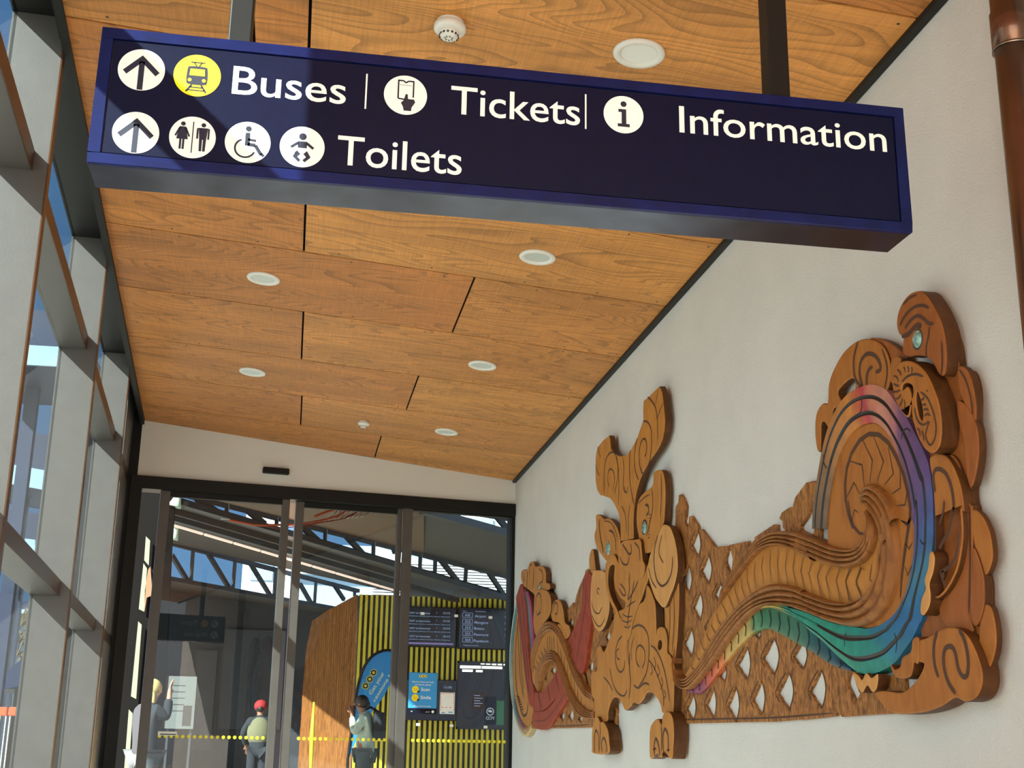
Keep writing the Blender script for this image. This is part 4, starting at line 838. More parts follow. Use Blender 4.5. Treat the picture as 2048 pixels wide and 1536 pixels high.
band('coloured_rim', KF, [(104, 480), (88, 560), (74, 660), (64, 760), (60, 880), (64, 1000), (76, 1120), (98, 1230), (124, 1300), (152, 1336), (180, 1330), (204, 1288)], [(118, 480), (102, 570), (88, 670), (80, 770), (77, 880), (80, 990), (90, 1090), (110, 1180), (134, 1240), (160, 1272), (184, 1272), (198, 1250)], [(0, 0), (.15, .008), (.4, .008), (.45, .002), (.5, .008), (.85, .008), (1, 0)], .055, 'paint', n=90,
     colf=lambda s, t: te(s) if t > .45 else (grad([(0, (205, 210, 200)), (.5, (190, 180, 150)), (1, (214, 178, 120))])(s)), label='thin rim stained teal, white and orange')
te2 = grad([(0, (40, 90, 100)), (.3, (60, 150, 130)), (.6, (80, 140, 150)), (1, (60, 100, 130))])
band('coloured_rim', KF, [(158, 425), (174, 500), (182, 600), (192, 720), (200, 830)], [(176, 422), (196, 500), (206, 600), (214, 720), (210, 830)], [(0, 0), (.3, .006), (.7, .006), (1, 0)], .07, 'paint', n=40, colf=lambda s, t: te2(s) if t < .6 else lin((178, 60, 110)), label='rim stained teal and pink')
slab('scroll', KF, [(133, 340), (135, 292), (150, 281), (168, 285), (178, 262), (190, 234), (210, 234), (222, 262), (245, 258), (275, 266), (288, 300), (290, 360), (310, 370), (312, 405), (270, 430), (235, 450), (205, 430), (168, 400), (148, 385)], .02, .085, 'wood', grooves=[([(178, 290), (172, 330), (170, 400)], .016), ([(215, 262), (212, 330), (208, 410)], .014), ([(188, 320), (190, 260), (205, 250)], .01), ([(245, 275), (268, 300), (270, 350), (250, 370)], .009), ([(150, 300), (155, 360)], .01)])
sc_ = slab('scroll', KF, [(218, 440), (232, 412), (262, 405), (300, 420), (318, 460), (318, 540), (300, 590), (275, 620), (250, 660), (225, 700), (210, 620), (214, 520)], .03, .105, 'wood', grooves=[([(228, 520), (228, 460), (248, 430), (262, 480), (255, 550), (232, 570)], .012), ([(228, 540), (232, 560)], .014), ([(250, 550), (256, 562)], .014)])
dome('eye', KF, (247, 392), 8, 14, 0, .09, 'paua', sc_, .012, 'shell eye')
slab('scroll', KF, [(322, 540), (335, 492), (358, 470), (382, 485), (400, 550), (408, 615), (436, 640), (440, 690), (412, 722), (390, 660), (372, 620), (330, 605)], .02, .085, 'wood', grooves=[([(335, 560), (338, 510), (355, 490), (366, 520), (360, 560), (348, 560)], .012)])
slab('scroll', KF, [(365, 625), (385, 640), (410, 690), (415, 720), (390, 710), (370, 680)], .03, .09, 'wood')
slab('red_ladder', KF, [(212, 1062), (255, 1058), (305, 1010), (360, 920), (392, 880), (425, 740), (480, 620), (502, 555), (500, 620), (470, 730), (440, 850), (432, 1000), (345, 1100), (285, 1165), (212, 1185)], .02, .065, 'red', grooves=[([(240, 1062), (262, 1160)], .02), ([(300, 1012), (318, 1110)], .02), ([(350, 940), (372, 1050)], .02), ([(445, 740), (455, 820)], .014), ([(470, 670), (478, 740)], .014)], cut='redcut')
slab('red_sash', KF, [(208, 1186), (280, 1172), (345, 1105), (405, 985), (438, 1060), (402, 1130), (350, 1212), (300, 1280), (258, 1295), (208, 1270)], .02, .08, 'red', cut='redcut', grooves=[([(220, 1240), (290, 1230), (350, 1160), (415, 1060)], .006)])
slab('red_sash', KF, [(530, 318), (582, 320), (584, 420), (576, 560), (552, 760), (522, 930), (480, 925), (450, 905), (440, 860), (468, 740), (490, 630), (512, 520)], .02, .08, 'red', cut='redcut', grooves=[([(545, 350), (540, 500), (510, 700), (480, 880)], .008), ([(530, 340), (528, 430)], .006)])
slab('dark_sash_end', KF, [(450, 905), (522, 930), (545, 1010), (560, 1060), (520, 1040), (480, 980)], .01, .06, 'ridge')
slab('scaled_body', KF, [(200, 930), (212, 850), (240, 750), (285, 680), (335, 662), (372, 700), (402, 770), (440, 870), (480, 980), (540, 1075), (585, 1110), (585, 1160), (560, 1172), (500, 1120), (450, 1030), (410, 920), (370, 830), (330, 795), (290, 812), (250, 880), (215, 1010)], .02, .078, 'wood',
     grooves=[[(212+i*16, 880-i*28), (236+i*15, 930-i*26)] for i in range(5)]+[[(300+i*14, 700), (300+i*14, 800)] for i in range(4)]+[[(360+i*22, 720+i*52), (372+i*20, 830+i*46)] for i in range(9)], gw=.01)
band('ridge_band', KF, [(192, 905), (200, 820), (222, 740), (252, 670), (292, 612), (340, 618), (388, 665), (422, 750), (452, 850), (500, 950), (550, 1040), (584, 1070)], [(206, 935), (216, 860), (242, 765), (282, 690), (332, 668), (370, 705), (402, 775), (440, 872), (480, 985), (540, 1080), (586, 1112)], ridges(3, .022), .078, 'ridge', n=80, taperends=5)
band('ridge_band', KF, [(216, 1010), (250, 880), (290, 812), (330, 795), (370, 830), (410, 920), (450, 1030), (500, 1120), (560, 1172), (590, 1180)], [(236, 1050), (272, 910), (318, 860), (358, 872), (390, 945), (420, 1040), (460, 1130), (510, 1205), (560, 1225), (590, 1220)], ridges(4, .024), .08, 'ridge', n=80, taperends=5)
slab('tail_stub', KF, [(580, 930), (615, 930), (618, 1080), (612, 1130), (600, 1220), (575, 1215), (575, 1100)], .02, .07, 'wood')
# ================================================================== SLIDING DOORS IN THE END WALL
def sx(u, v, off=0): return (XW-bw(u, v, off).x)/.988
M['doorframe'] = mat('door_bronze_frame', (84, 78, 74), .4, metal=.2, noise=.06, nscale=8)
ZH = 3.125
mb = MB(); bbox(mb, 0, SL, ZH, 3.24, -.035, .16); struct(mb.build('trim_4', M['black']))
mb = MB(); bbox(mb, .0, .035, 0, ZH, -.01, .14); struct(mb.build('trim_5', M['black']))
mb = MB(); bbox(mb, sx(283, 980), SL, 0, ZH, -.03, .14); struct(mb.build('trim_6', M['black']))
def doorleaf(name, sR, sL, off, wR, wL, tr=.05):
    d = struct(MB().build(name, M['doorframe'], fix=False))
    if wR: mb = MB(); bbox(mb, sR, sR+wR, 0, ZH, off-.025, off+.025); bevel(mb.build('stile', M['doorframe'], d), .003)
    if wL: mb = MB(); bbox(mb, sL-wL, sL, 0, ZH, off-.025, off+.025); bevel(mb.build('stile', M['doorframe'], d), .003)
    mb = MB(); bbox(mb, sR+wR, sL-wL, ZH-tr, ZH, off-.02, off+.02); mb.build('top_rail', M['black'], d)
    mb = MB(); bbox(mb, sR+wR, sL-wL, 0, .1, off-.02, off+.02); mb.build('bottom_rail', M['doorframe'], d)
    mb = MB(); bbox(mb, sR+wR, sL-wL, .1, ZH-tr, off-.005, off+.005); mb.build('pane', M['doorglass'], d)
    mb = MB(); n = int((sL-wL-sR-wR-.03)/.0485)
    for i in range(n):
        p = bpt(sR+wR+.035+i*.0485, 1.016, off-.006); mb.cyl(p, .0145, -BN, .001, 16, smooth=False)
    mb.build('dot_strip', M['dot'], d); return d
A1 = sx(580, 1003); A0 = sx(565, 1003); B1 = sx(611, 1003); B0 = sx(594, 1003); C1 = sx(826, 1020); C0 = sx(791, 1020)
L1 = sx(341, 985)
doorleaf('door_1', A1, L1+.085, .02, A0-A1, .085)
doorleaf('door_2', C1+.085, B0, .075, .05, B0-B1)
doorleaf('window_2', .035, C1+.085, .02, .0, .085, tr=.015)
# notices stuck on the glass
def onglass(u, v, off=.012): return bw(u, v, off)
def card(name, px, m, label, cat, off=.012, t=.002, parent=None):
    """thin card held to the glass: px = left, top, right, bottom"""
    a = onglass(px[0], px[1], off); b = onglass(px[2], px[3], off); c0 = onglass(px[0], px[3], off); z0 = (b.z+c0.z)/2; z1 = (a.z+onglass(px[2], px[1], off).z)/2
    o0 = Vector(((a.x+b.x)/2, (a.y+b.y)/2, z0)); w_ = Vector((b.x-a.x, b.y-a.y, 0)); mb = MB(o0)
    mb.obox(o0+Vector((0, 0, (z1-z0)/2)), w_, BN*t, (0, 0, z1-z0)); o = mb.build(name, m, parent); 
    if parent is None: o.location = o0; tag(o, label, cat)
    else: o.location = o0-parent.location
    return o, o0, w_.length, z1-z0
EXB = -BD
def wr(parent, P0, s, u, v, w_, h, m, name='lettering', off=.012, bold=.0):
    p = onglass(u, v, off)-BN*.0016; mb = MB(P0); text_on(mb, s, p, EXB, EZ, w_, h, bold); o = mb.build(name, m, parent); return o
post, P0, w_, h_ = card('poster', (818, 1345, 873, 1428), M['screen'], 'blue poster reading Scan and Smile on the glass right of the sliding doors', 'poster', off=-.0)
o, _, _, _ = card('poster_field', (818.4, 1345.4, 872.8, 1416.5), M['blue'], '', '', off=-.002, parent=post)
K2c = (650, 1200, 4.571)
def c2(x, y): return 650+x/4.571, 1200+y/4.571
PXM = 12.0/2535*1.0
for s, x0, y0, x1, h in (('Good to have you back', 797, 752, 995, 13), ('on board, please', 822, 778, 970, 13), ('Scan', 878, 830, 958, 28), ('Smile', 874, 904, 968, 28), ('#ProtectOurCommunities', 808, 973, 966, 10), ('AT', 782, 1022, 800, 9)):
    u, v = c2(x0, y0); wr(post, P0, s, u, v, (x1-x0)/4.571*PXM, h/4.571*PXM, M['signwhite'], off=-.003, bold=.015)
for x, y, r in ((826, 818, 31), (823, 893, 31)):
    mb = MB(P0); m2 = MB(P0); p = onglass(*c2(x, y), -.003); mb.cyl(p, r/4.571*PXM, -BN, .001, 28, smooth=False)
    for dx in (-9, 9): m2.cyl(onglass(*c2(x+dx, y-5), -.004), 2.5/4.571*PXM, -BN, .0008, 10, smooth=False)
    for k_ in range(7):
        t = math.pi*(1.15+.7*k_/6); m2.cyl(onglass(*c2(x+14*math.cos(t), y-14*math.sin(t)-4), -.004), 1.6/4.571*PXM, -BN, .0008, 8, smooth=False)
    m2.cyl(onglass(*c2(x+28, y+20), -.004), 10/4.571*PXM, -BN, .0008, 14, smooth=False)
    e_ = mb.build('smiley_disc', M['signyellow'], post); m2.build('smiley_face', M['glyph'], e_)
for x in (873, 897, 921): mb = MB(P0); m2 = MB(P0); mb.cyl(onglass(*c2(x, 696), -.003), 12/4.571*PXM, -BN, .001, 20, smooth=False); m2.cyl(onglass(*c2(x, 696), -.004), 6/4.571*PXM, -BN, .0008, 12, smooth=False); e_ = mb.build('yellow_ring', M['signyellow'], post); m2.build('ring_centre', M['glyph'], e_)
mb = MB(P0); mb.cyl(onglass(*c2(985, 1022), -.003), 12/4.571*PXM, -BN, .001, 20, smooth=False); mb.build('round_mark', M['signwhite'], post); wr(post, P0, 'AT', *c2(918, 1028), 40/4.571*PXM, 9/4.571*PXM, M['signwhite'], off=-.003)
nt_, P1, _, _ = card('notice', (880.5, 1385, 908.5, 1428), M['white'], 'small white notice with a dashed orange border stuck on the glass beside the blue poster', 'notice', off=0)
PX = PXM/4.571
for k_, (x, y, dx, dy) in enumerate([(1062+i*18, 853, 9, 6) for i in range(7)]+[(x, 865+i*20, 6, 9) for x in (1057, 1178) for i in range(8)]+[(x, 982, 14, 6) for x in (1075, 1110, 1145)]):
    mb = MB(P1); mb.obox(onglass(*c2(x, y), -.002), EXB*dx*PX, BN*.0006, EZ*dy*PX); mb.build('orange_dash', M['orange'], nt_)
for x, y, dx in ((1080, 1030, 34), (1150, 1027, 44)): mb = MB(P1); mb.obox(onglass(*c2(x, y), -.002), EXB*dx*PX, BN*.0006, EZ*8*PX); mb.build('blue_bar', M['blue'], nt_)
st, P2, _, _ = card('door_label', (316, 1463, 353, 1471), M['white'], 'thin white label strip on the left sliding door just above the yellow dots', 'label', off=-.01)
mb = MB(P2); mb.obox(onglass(336, 1468.5, -.012), EXB*.13, BN*.0006, EZ*.008); mb.build('dark_bar', M['glyph'], st)
for i, (x, y, lab) in enumerate(((892, 124, 'small white sticker on the glass, upper left, over the train times screen'), (1200, 145, 'small white sticker on the glass, between the two departure screens'), (1513, 160, 'small white sticker on the glass beside the word Airport'),
     (850, 1138, 'small white sticker on the glass below the blue poster'), (1156, 1149, 'small white sticker on the glass below the notice with orange border'), (1468, 1162, 'small white sticker on the glass under the CCTV sign'))):
    u, v = c2(x, y); o, _, _, _ = card('glass_sticker', (u-3.6, v-2.6, u+3.6, v+2.6), M['white'], lab, 'sticker', off=0); o['group'] = 'small white stickers on the fixed glass'
# ================================================================== CONCOURSE BEYOND THE DOORS
def Q(u, v, y): return atY(u, v, y)
mb = MB(); mb.box((-14, 12.25, -.2), (12, 40, 0)); struct(mb.build('floor', M['floor']))
YW = 22.0
xl = Q(714, 1300, YW).x; xr = 4.6; zt = Q(860, 1194, YW).z
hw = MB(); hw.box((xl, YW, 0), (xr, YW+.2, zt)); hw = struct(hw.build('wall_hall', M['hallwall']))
mb = MB(); n = 0; x = xl+.01
while x < xr-.05: mb.box((x, YW-.04, 0), (x+.044, YW, zt+.0)); x += .089; n += 1
mb.build('yellow_battens', M['yellow'], hw)
# timber boarded wall
tp = [(598, 1560, 26), (604, 1400, 26), (612, 1300, 25.6), (624, 1242, 25.2), (655, 1221, 24.2), (714, 1189, 22.1), (719, 1560, 22.1)]
def planeQ(u, v, p, n): return isect(u, v, p, n)
tA = Q(600, 1480, 26); tB = Q(716, 1480, 22.05); tn = (tB-tA).cross(EZ)
mb = MB(); mb.prism([isect(u, v, tA, tn) for u, v, _ in tp], Vector((.05, .25, 0))); tw = struct(mb.build('wall_timber', M['timber']))
mb = MB(); tu = (tB-tA); tu.z = 0; L_t = tu.length; tu.normalize(); i = 0
for i in range(26):
    u_ = 602+i*4.4; vt = 1560; top = [p for p in tp[:6]]
    for (ua, va, _), (ub, vb, _) in zip(top[:-1], top[1:]):
        if ua <= u_ <= ub: vt = va+(vb-va)*(u_-ua)/(ub-ua)
    if vt > 1500: continue
    a = isect(u_, vt+3, tA, tn); b = isect(u_+.5, 1558, tA, tn); b = Vector((a.x, a.y, b.z)); mb.bar(a+Vector((0, -.012, 0)), b+Vector((0, -.012, 0)), .012+.02*(i % 3 == 0), .02)
mb.build('board_joint', M['ridge'], tw)
# dark wall and doorways further back
a = Q(300, 1170, 31); b = Q(640, 1215, 31)
mb = MB(); zl = Q(330, 1158, 31).z; zr = Q(716, 1229, 31).z; xa = Q(330, 1158, 31).x; xb = Q(716, 1229, 31).x
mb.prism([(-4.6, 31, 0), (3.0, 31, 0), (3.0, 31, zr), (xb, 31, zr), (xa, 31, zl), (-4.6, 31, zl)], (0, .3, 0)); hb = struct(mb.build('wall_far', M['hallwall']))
for (u0, v0, u1, v1, m_) in ((333, 1350, 388, 1457, 'soffitbrown'), (395, 1300, 420, 1500, 'beam'), (450, 1258, 560, 1460, 'beam')):
    a = Q(u0, v0, 30.9); b = Q(u1, v1, 30.9); mb = MB(); mb.box((a.x, 30.9, b.z), (b.x, 31.0, a.z)); mb.build('wall_panel', M[m_], hb)
mb = MB(); mb.box((-4.8, 26.2, 0), (-4.6, 31, 9)); struct(mb.build('wall_left_unseen', M['hallwall']))  # unseen wall, added to keep the sun off the far wall
# info board left, pale posters
for (px, y, lab, cat, m_) in (((338, 1352, 386, 1458), 24, 'large pale timetable board behind the left sliding door', 'board', 'white'),):
    a = Q(px[0], px[1], y); b = Q(px[2], px[3], y); c = ((a.x+b.x)/2, y, 0); mb = MB(c); mb.box((a.x, y, b.z), (b.x, y+.06, a.z)); t = thing('timetable_board', lab, cat, c)
    M['boardgrey'] = mat('board_grey', (92, 98, 96), .6); mb.build('panel', M['boardgrey'], t); mb = MB(c)
    for k_ in range(5): mb.box((a.x+.05, y-.004, b.z+.3+k_*.11), (a.x+.3, y, b.z+.315+k_*.11))
    mb.box((b.x-.2, y-.004, b.z+.05), (b.x-.05, y, b.z+.4)); mb.build('printed_lines', M['grille'], t)
    mb = MB(c)
    for x_ in (a.x+.03, b.x-.07): mb.box((x_, y+.06, 0), (x_+.04, y+.1, a.z))
    mb.build('post', M['beam'], t)
# departure screens
def screen(px, lab):
    a = Q(px[0], px[1], YW-.14); b = Q(px[2], px[3], YW-.14); z1, z0 = a.z, Q(px[0], px[3], YW-.14).z; c = Vector(((a.x+b.x)/2, YW-.08, z0))
    t = thing('departure_screen', lab, 'screen', c, 'departure screens on the yellow batten wall')
    mb = MB(c); mb.box((a.x, YW-.13, z0), (b.x, YW-.045, z1)); bevel(mb.build('housing', M['black'], t), .01)
    mb = MB(c); mb.box((a.x+.015, YW-.134, z0+.015), (b.x-.015, YW-.13, z1-.015)); mb.build('display', M['screen'], t); return t, c
s1, c1_ = screen((815, 1212, 912, 1293), 'wall screen of train departures with white rows of times, left of the bus screen')
s2, c2_ = screen((918, 1214, 1019, 1297), 'wall screen of bus departures listing Airport, Mangere, Botany, Panmure and Papakura')
PM = YW/2535
def st_(parent, c, s, x, y, h, x1=None, m='led'):
    p = Q(*c2(x, y), YW-.136); mb = MB(c); text_on(mb, s, p, EX, EZ, None if x1 is None else (x1-x)/4.571*PM, h/4.571*PM, .01); mb.build('screen_row', M[m], parent)
for i, (y, t_) in enumerate(((132, '15:15'), (205, '15:35'), (272, '15:53'), (345, '16:15'))):
    st_(s1, c1_, 'EAST via Newmarket', 775, y-8, 17, 960); st_(s1, c1_, '1', 1020, y-8, 17); st_(s1, c1_, t_, 1080, y-4, 18, 1142)
    st_(s1, c1_, 'Middlemore, Otahuhu, Penrose, Ellerslie, Newmarket', 768, y+16, 9, 1140)
mb = MB(c1_); a = Q(*c2(765, 385), YW-.136); b = Q(*c2(1172, 412), YW-.136); mb.box((a.x, YW-.137, b.z), (b.x, YW-.1345, a.z)); mb.build('lilac_bar', M['lilac'], s1)
st_(s2, c2_, 'Route', 1262, 104, 9); st_(s2, c2_, 'Destination', 1376, 108, 10, 1470); st_(s2, c2_, 'Min', 1646, 122, 9)
for i, (y, r, d, n_) in enumerate(((150, 'AIR', 'Airport', '8'), (208, '325', 'Mangere', '10'), (262, '353', 'Botany', '14'), (318, '352', 'Panmure', '15'), (376, '365', 'Papakura', '18'))):
    st_(s2, c2_, r, 1278, y, 24, 1330); st_(s2, c2_, d, 1370-i*3, y+8, 24, 1370-i*3+{'Airport': 104, 'Mangere': 125, 'Botany': 95, 'Panmure': 132, 'Papakura': 138}[d]); st_(s2, c2_, n_, 1645, y+16, 22)
    mb = MB(c2_); p = Q(*c2(1304, y-12), YW-.136); ww = .44/1.0*PM*45; hh = 44/4.571*PM/2; ww = 46/4.571*PM
    for dx0, dx1, dz0, dz1 in ((-ww, ww, hh-.006, hh), (-ww, ww, -hh, -hh+.006), (-ww, -ww+.006, -hh, hh), (ww-.006, ww, -hh, hh)): mb.box((p.x+dx0, YW-.137, p.z+dz0), (p.x+dx1, YW-.1345, p.z+dz1))
    mb.build('route_box', M['led'], s2)
st_(s2, c2_, 'Frequent service', 1266, 418, 11, 1405)
# help point screen below
a = Q(814, 1358, YW-.1); b = Q(912, 1442, YW-.1); c = Vector(((a.x+b.x)/2, YW-.05, b.z))
kk = thing('clock_screen', 'dark clock screen showing 15:00 on the batten wall behind the blue poster', 'screen', c)
mb = MB(c); mb.box((a.x, YW-.1, b.z), (b.x, YW-.042, a.z)); bevel(mb.build('housing', M['screen'], kk), .01)
p = Q(*c2(1086, 808), YW-.104); mb = MB(c); text_on(mb, '15:00', p, EX, EZ, 74/4.571*PM, 20/4.571*PM); mb.build('time', M['led'], kk)
# ticket office window
a = Q(915, 1322, YW-.06); b = Q(1024, 1460, YW-.06); c = Vector(((a.x+b.x)/2, YW-.05, b.z)); tw_ = thing('office_window', 'dark ticket office window with bright strip lights in the yellow batten wall', 'window', c)
mb = MB(c); mb.box((a.x, YW-.06, b.z), (b.x, YW-.042, a.z)); mb.build('dark_glass', M['screen'], tw_)
mb = MB(c); w0 = .03
for q in (((a.x, b.z), (b.x, b.z+w0)), ((a.x, a.z-w0), (b.x, a.z)), ((a.x, b.z), (a.x+w0, a.z)), ((b.x-w0, b.z), (b.x, a.z))): mb.box((q[0][0], YW-.075, q[0][1]), (q[1][0], YW-.06, q[1][1]))
mb.build('frame', M['beam'], tw_)
for (x0, y0, x1, y1) in ((1235, 598, 1425, 628), (1434, 604, 1620, 632), (1255, 634, 1350, 658), (1380, 640, 1440, 660), (1424, 574, 1460, 590), (1472, 574, 1512, 592), (1526, 578, 1566, 596), (1578, 580, 1618, 598), (1632, 584, 1670, 600)):
    p = Q(*c2(x0, y0), YW-.062); q = Q(*c2(x1, y1), YW-.062); mb = MB(c); mb.box((p.x, YW-.066, q.z), (q.x, YW-.0605, p.z)); mb.build('strip_light', M['tube'], tw_)
def notice(x0, y0, x1, y1, m_, lab):
    p = Q(*c2(x0, y0), YW-.08); q = Q(*c2(x1, y1), YW-.08); cc = Vector(((p.x+q.x)/2, YW-.072, q.z)); t = thing('window_notice', lab, 'notice', cc)
    mb = MB(cc); mb.box((p.x, YW-.07, q.z), (q.x, YW-.066, p.z)); mb.build('sheet', M[m_], t); return t, cc
M['greenp'] = mat('green_sheet', (70, 120, 90), .7); M['brownp'] = mat('brown_sheet', (70, 52, 48), .7)
nn, cc = notice(1348, 845, 1450, 1005, 'brownp', 'dark brown notice standing in the ticket office window'); 
mb = MB(cc)
for i in range(5): p = Q(*c2(1365, 875+i*24), YW-.08); mb.box((p.x, YW-.072, p.z), (p.x+.1+.04*(i % 2), YW-.0695, p.z+.01))
mb.build('printed_lines', M['led'], nn)
notice(1570, 920, 1690, 1145, 'greenp', 'tall green notice in the right side of the ticket office window')
nn, cc = notice(1464, 880, 1562, 1140, 'glyph', 'dark blue CCTV sign in the ticket office window')
p = Q(*c2(1511, 1020), YW-.08); mb = MB(cc); mb.cyl((p.x, YW-.072, p.z), 34/4.571*PM, (0, 1, 0), .003, 28, smooth=False); ring = mb.build('round_symbol', M['signwhite'], nn)
mb = MB(cc); mb.cyl((p.x, YW-.074, p.z), 27/4.571*PM, (0, 1, 0), .002, 28, smooth=False); mb.build('dark_disc', M['glyph'], ring)
mb = MB(cc); mb.prism([(p.x-.036, YW-.077, p.z-.004), (p.x+.03, YW-.077, p.z-.016), (p.x+.036, YW-.077, p.z+.012), (p.x+.008, YW-.077, p.z+.018), (p.x+.006, YW-.077, p.z+.034), (p.x-.006, YW-.077, p.z+.034), (p.x-.006, YW-.077, p.z+.02), (p.x-.03, YW-.077, p.z+.026)], (0, .0025, 0)); mb.build('camera_symbol', M['signwhite'], ring)
p = Q(*c2(1472, 1092), YW-.08); mb = MB(cc); text_on(mb, 'CCTV', (p.x, YW-.072, p.z), EX, EZ, 76/4.571*PM, 26/4.571*PM, .015); mb.build('lettering', M['signwhite'], nn)
# feather flag
fy = 20.6; ff = [(212, 1450), (240, 1250), (272, 1000), (303, 800), (350, 640), (420, 530), (500, 478), (570, 462), (622, 470), (650, 520), (648, 600), (622, 700), (580, 800), (520, 905), (440, 1010), (350, 1150), (280, 1300)]
pts = catmull([tuple(Q(*c2(x, y), fy)) for x, y in ff], True, 4); cb = Q(*c2(212, 1450), fy); cb = Vector((cb.x, fy, 0))
fl = thing('feather_flag', 'tall blue feather flag banner reading Get your, standing behind the woman in the pale jacket', 'flag', cb)
mb = MB(cb); mb.prism([Vector(p)-Vector((0, 0, 0)) for p in pts], (0, .006, 0)); mb.build('banner', M['flag'], fl)
mb = MB(cb); e = [tuple(Q(*c2(x-4, y-2), fy-.005)) for x, y in ff[:10]]; mb.tube([(cb.x, fy, 0)]+catmull(e, False, 4), .022, 8); mb.build('pole', M['black'], fl)
def ft(s, x, y, x2, y2, h, m='signwhite'):
    p = Q(*c2(x, y), fy-.004); q = Q(*c2(x2, y2), fy-.004); d = (q-p); ex = d.normalized(); ey = Vector((-ex.z, 0, ex.x)); mb = MB(cb); text_on(mb, s, p, ex, ey, d.length, h/4.571*fy/2535, .015); mb.build('lettering', M[m], fl)
M['cream'] = mat('cream_print', (206, 214, 180), .6)
ft('Get your', 425, 868, 545, 672, 34, 'cream'); ft('cessions b', 455, 935, 612, 680, 30, 'cream')
for x, y in ((370, 785), (409, 724), (444, 664)):
    p = Q(*c2(x, y), fy-.004); mb = MB(cb); mb.cyl(p, 31/4.571*fy/2535, (0, 1, 0), .003, 28, smooth=False); rg = mb.build('round_emblem', M['yellow'], fl)
    mb = MB(cb); mb.cyl(p-Vector((0, .002, 0)), 25/4.571*fy/2535, (0, 1, 0), .003, 28, smooth=False); mb.build('emblem_field', M['glyph'], rg)
    mb = MB(cb); mb.obox(p-Vector((0, .003, 0)), (.034, 0, .016), (0, .002, 0), (-.02, 0, .034)); mb.build('emblem_symbol', M['yellow'], rg)
a = Q(628, 1404, 19.6); b = Q(622, 1560, 19.6); mb = MB((b.x, 19.6, 0)); mb.tube([(b.x, 19.6, 0), (a.x, 19.6, a.z-.5), (a.x, 19.6, a.z)], .03, 10, rad=[.012, .036, .014]); o = mb.build('yellow_pole_reflection', M['yellow']); o.location = (b.x, 19.6, 0)  # solid pole put in for what is a reflection in the glass
tag(o, 'thin bright yellow pole, added for a reflection seen over the timber boarded wall', 'pole')
# ------------------------------------------------------------------ roof of the concourse: clerestory strips between folded soffits
def strip(name, top, bot, posts, braces, pw, parent_mat='beam'):
    """top/bot: (u,v,y) left and right ends; posts and braces as pixel pairs on the plane through them"""
    P = [Q(*top[0]), Q(*top[1]), Q(*bot[1]), Q(*bot[0])]; n_ = (P[1]-P[0]).cross(Vector((0, 0, 1)))
    w_ = struct(MB().build(name, M['beam'], fix=False))
    def on(u, v): return isect(u, v, P[0], n_)
    for (a, b) in ((P[0], P[1]), (P[3], P[2])): mb = MB(); mb.bar(a, b, .10, .08); mb.build('rail', M['beam'], w_)
    for (a, b) in posts: mb = MB(); mb.bar(on(*a), on(*b), pw, .1); mb.build('post', M['beam'], w_)
    for (a, b) in braces: mb = MB(); mb.bar(on(*a), on(*b), pw*.9, .08); mb.build('brace', M['beam'], w_)
    return P
def c6(x, y): return 250+x/4.544, 930+y/4.544
def c7(x, y): return 650+x/4.544, 930+y/4.544
B2t = ((330, 1083, 24), (716, 1182, 29)); B2b = ((330, 1156, 24), (716, 1226, 29))
strip('window_3', B2t, B2b, [(c6(622, 745), c6(600, 1062)), (c6(1003, 845), c6(980, 1132)), (c6(1372, 945), c6(1352, 1205)), (c6(1738, 1030), c6(1720, 1280)), (c7(272, 1120), c7(268, 1190))],
      [(c6(425, 820), c6(572, 1062)), (c6(735, 770), c6(955, 1135)), (c6(1130, 880), c6(1330, 1205)), (c6(1590, 1080), c6(1705, 1280)), (c6(1895, 1080), c6(1990, 1225))], .07)
B1t = ((372, 988, 16), (1026, 1155, 21)); B1b = ((372, 1008, 16), (1026, 1200, 21))
strip('window_4', B1t, B1b, [(c6(928, 360), c6(925, 450)), (c6(1378, 470), c6(1378, 540)), (c6(1822, 580), c6(1818, 710)), (c7(442, 700), c7(438, 860)), (c7(868, 800), c7(862, 975)), (c7(1003, 840), c7(996, 1025)), (c7(1285, 905), c7(1270, 1105))],
      [(c6(650, 300), c6(850, 440)), (c6(1100, 400), c6(1270, 540)), (c6(1610, 560), c6(1790, 725)), (c7(180, 630), c7(380, 850)), (c7(620, 740), c7(640, 800)), (c7(1040, 850), c7(1240, 1100)), (c7(1470, 950), c7(1640, 1205))], .055)
B3t = ((845, 1006, 13.6), (1040, 1038, 14.6)); B3b = ((845, 1020, 13.6), (1040, 1074, 14.6))
strip('window_5', B3t, B3b, [(c7(1215, 400), c7(1215, 470))], [(c7(1100, 400), c7(1200, 470)), (c7(1530, 430), c7(1680, 610))], .035)
def sheet(name, quads, m, th=.06):
    mb = MB()
    for q in quads:
        P = [Q(*p) for p in q]; mb.prism(P, (0, 0, th))
    return struct(mb.build(name, m))
def sheet3(name, P, m, sub=8, th=.08):
    """ruled surface between edge P0-P1 and edge P3-P2, with thickness"""
    P = [Q(*p) if not isinstance(p, Vector) else p for p in P]; mb = MB(); vs = []
    for lay in (0, th):
        for i in range(sub+1):
            a = P[0].lerp(P[1], i/sub); b = P[3].lerp(P[2], i/sub)
            for j in range(sub+1): vs.append(a.lerp(b, j/sub)+Vector((0, 0, lay)))
    n = (sub+1)**2; fs = []
    for i in range(sub):
        for j in range(sub):
            k_ = i*(sub+1)+j; fs += [(k_, k_+1, k_+sub+2, k_+sub+1), (n+k_, n+k_+sub+1, n+k_+sub+2, n+k_+1)]
    mb.add(vs, fs); return struct(mb.build(name, m))
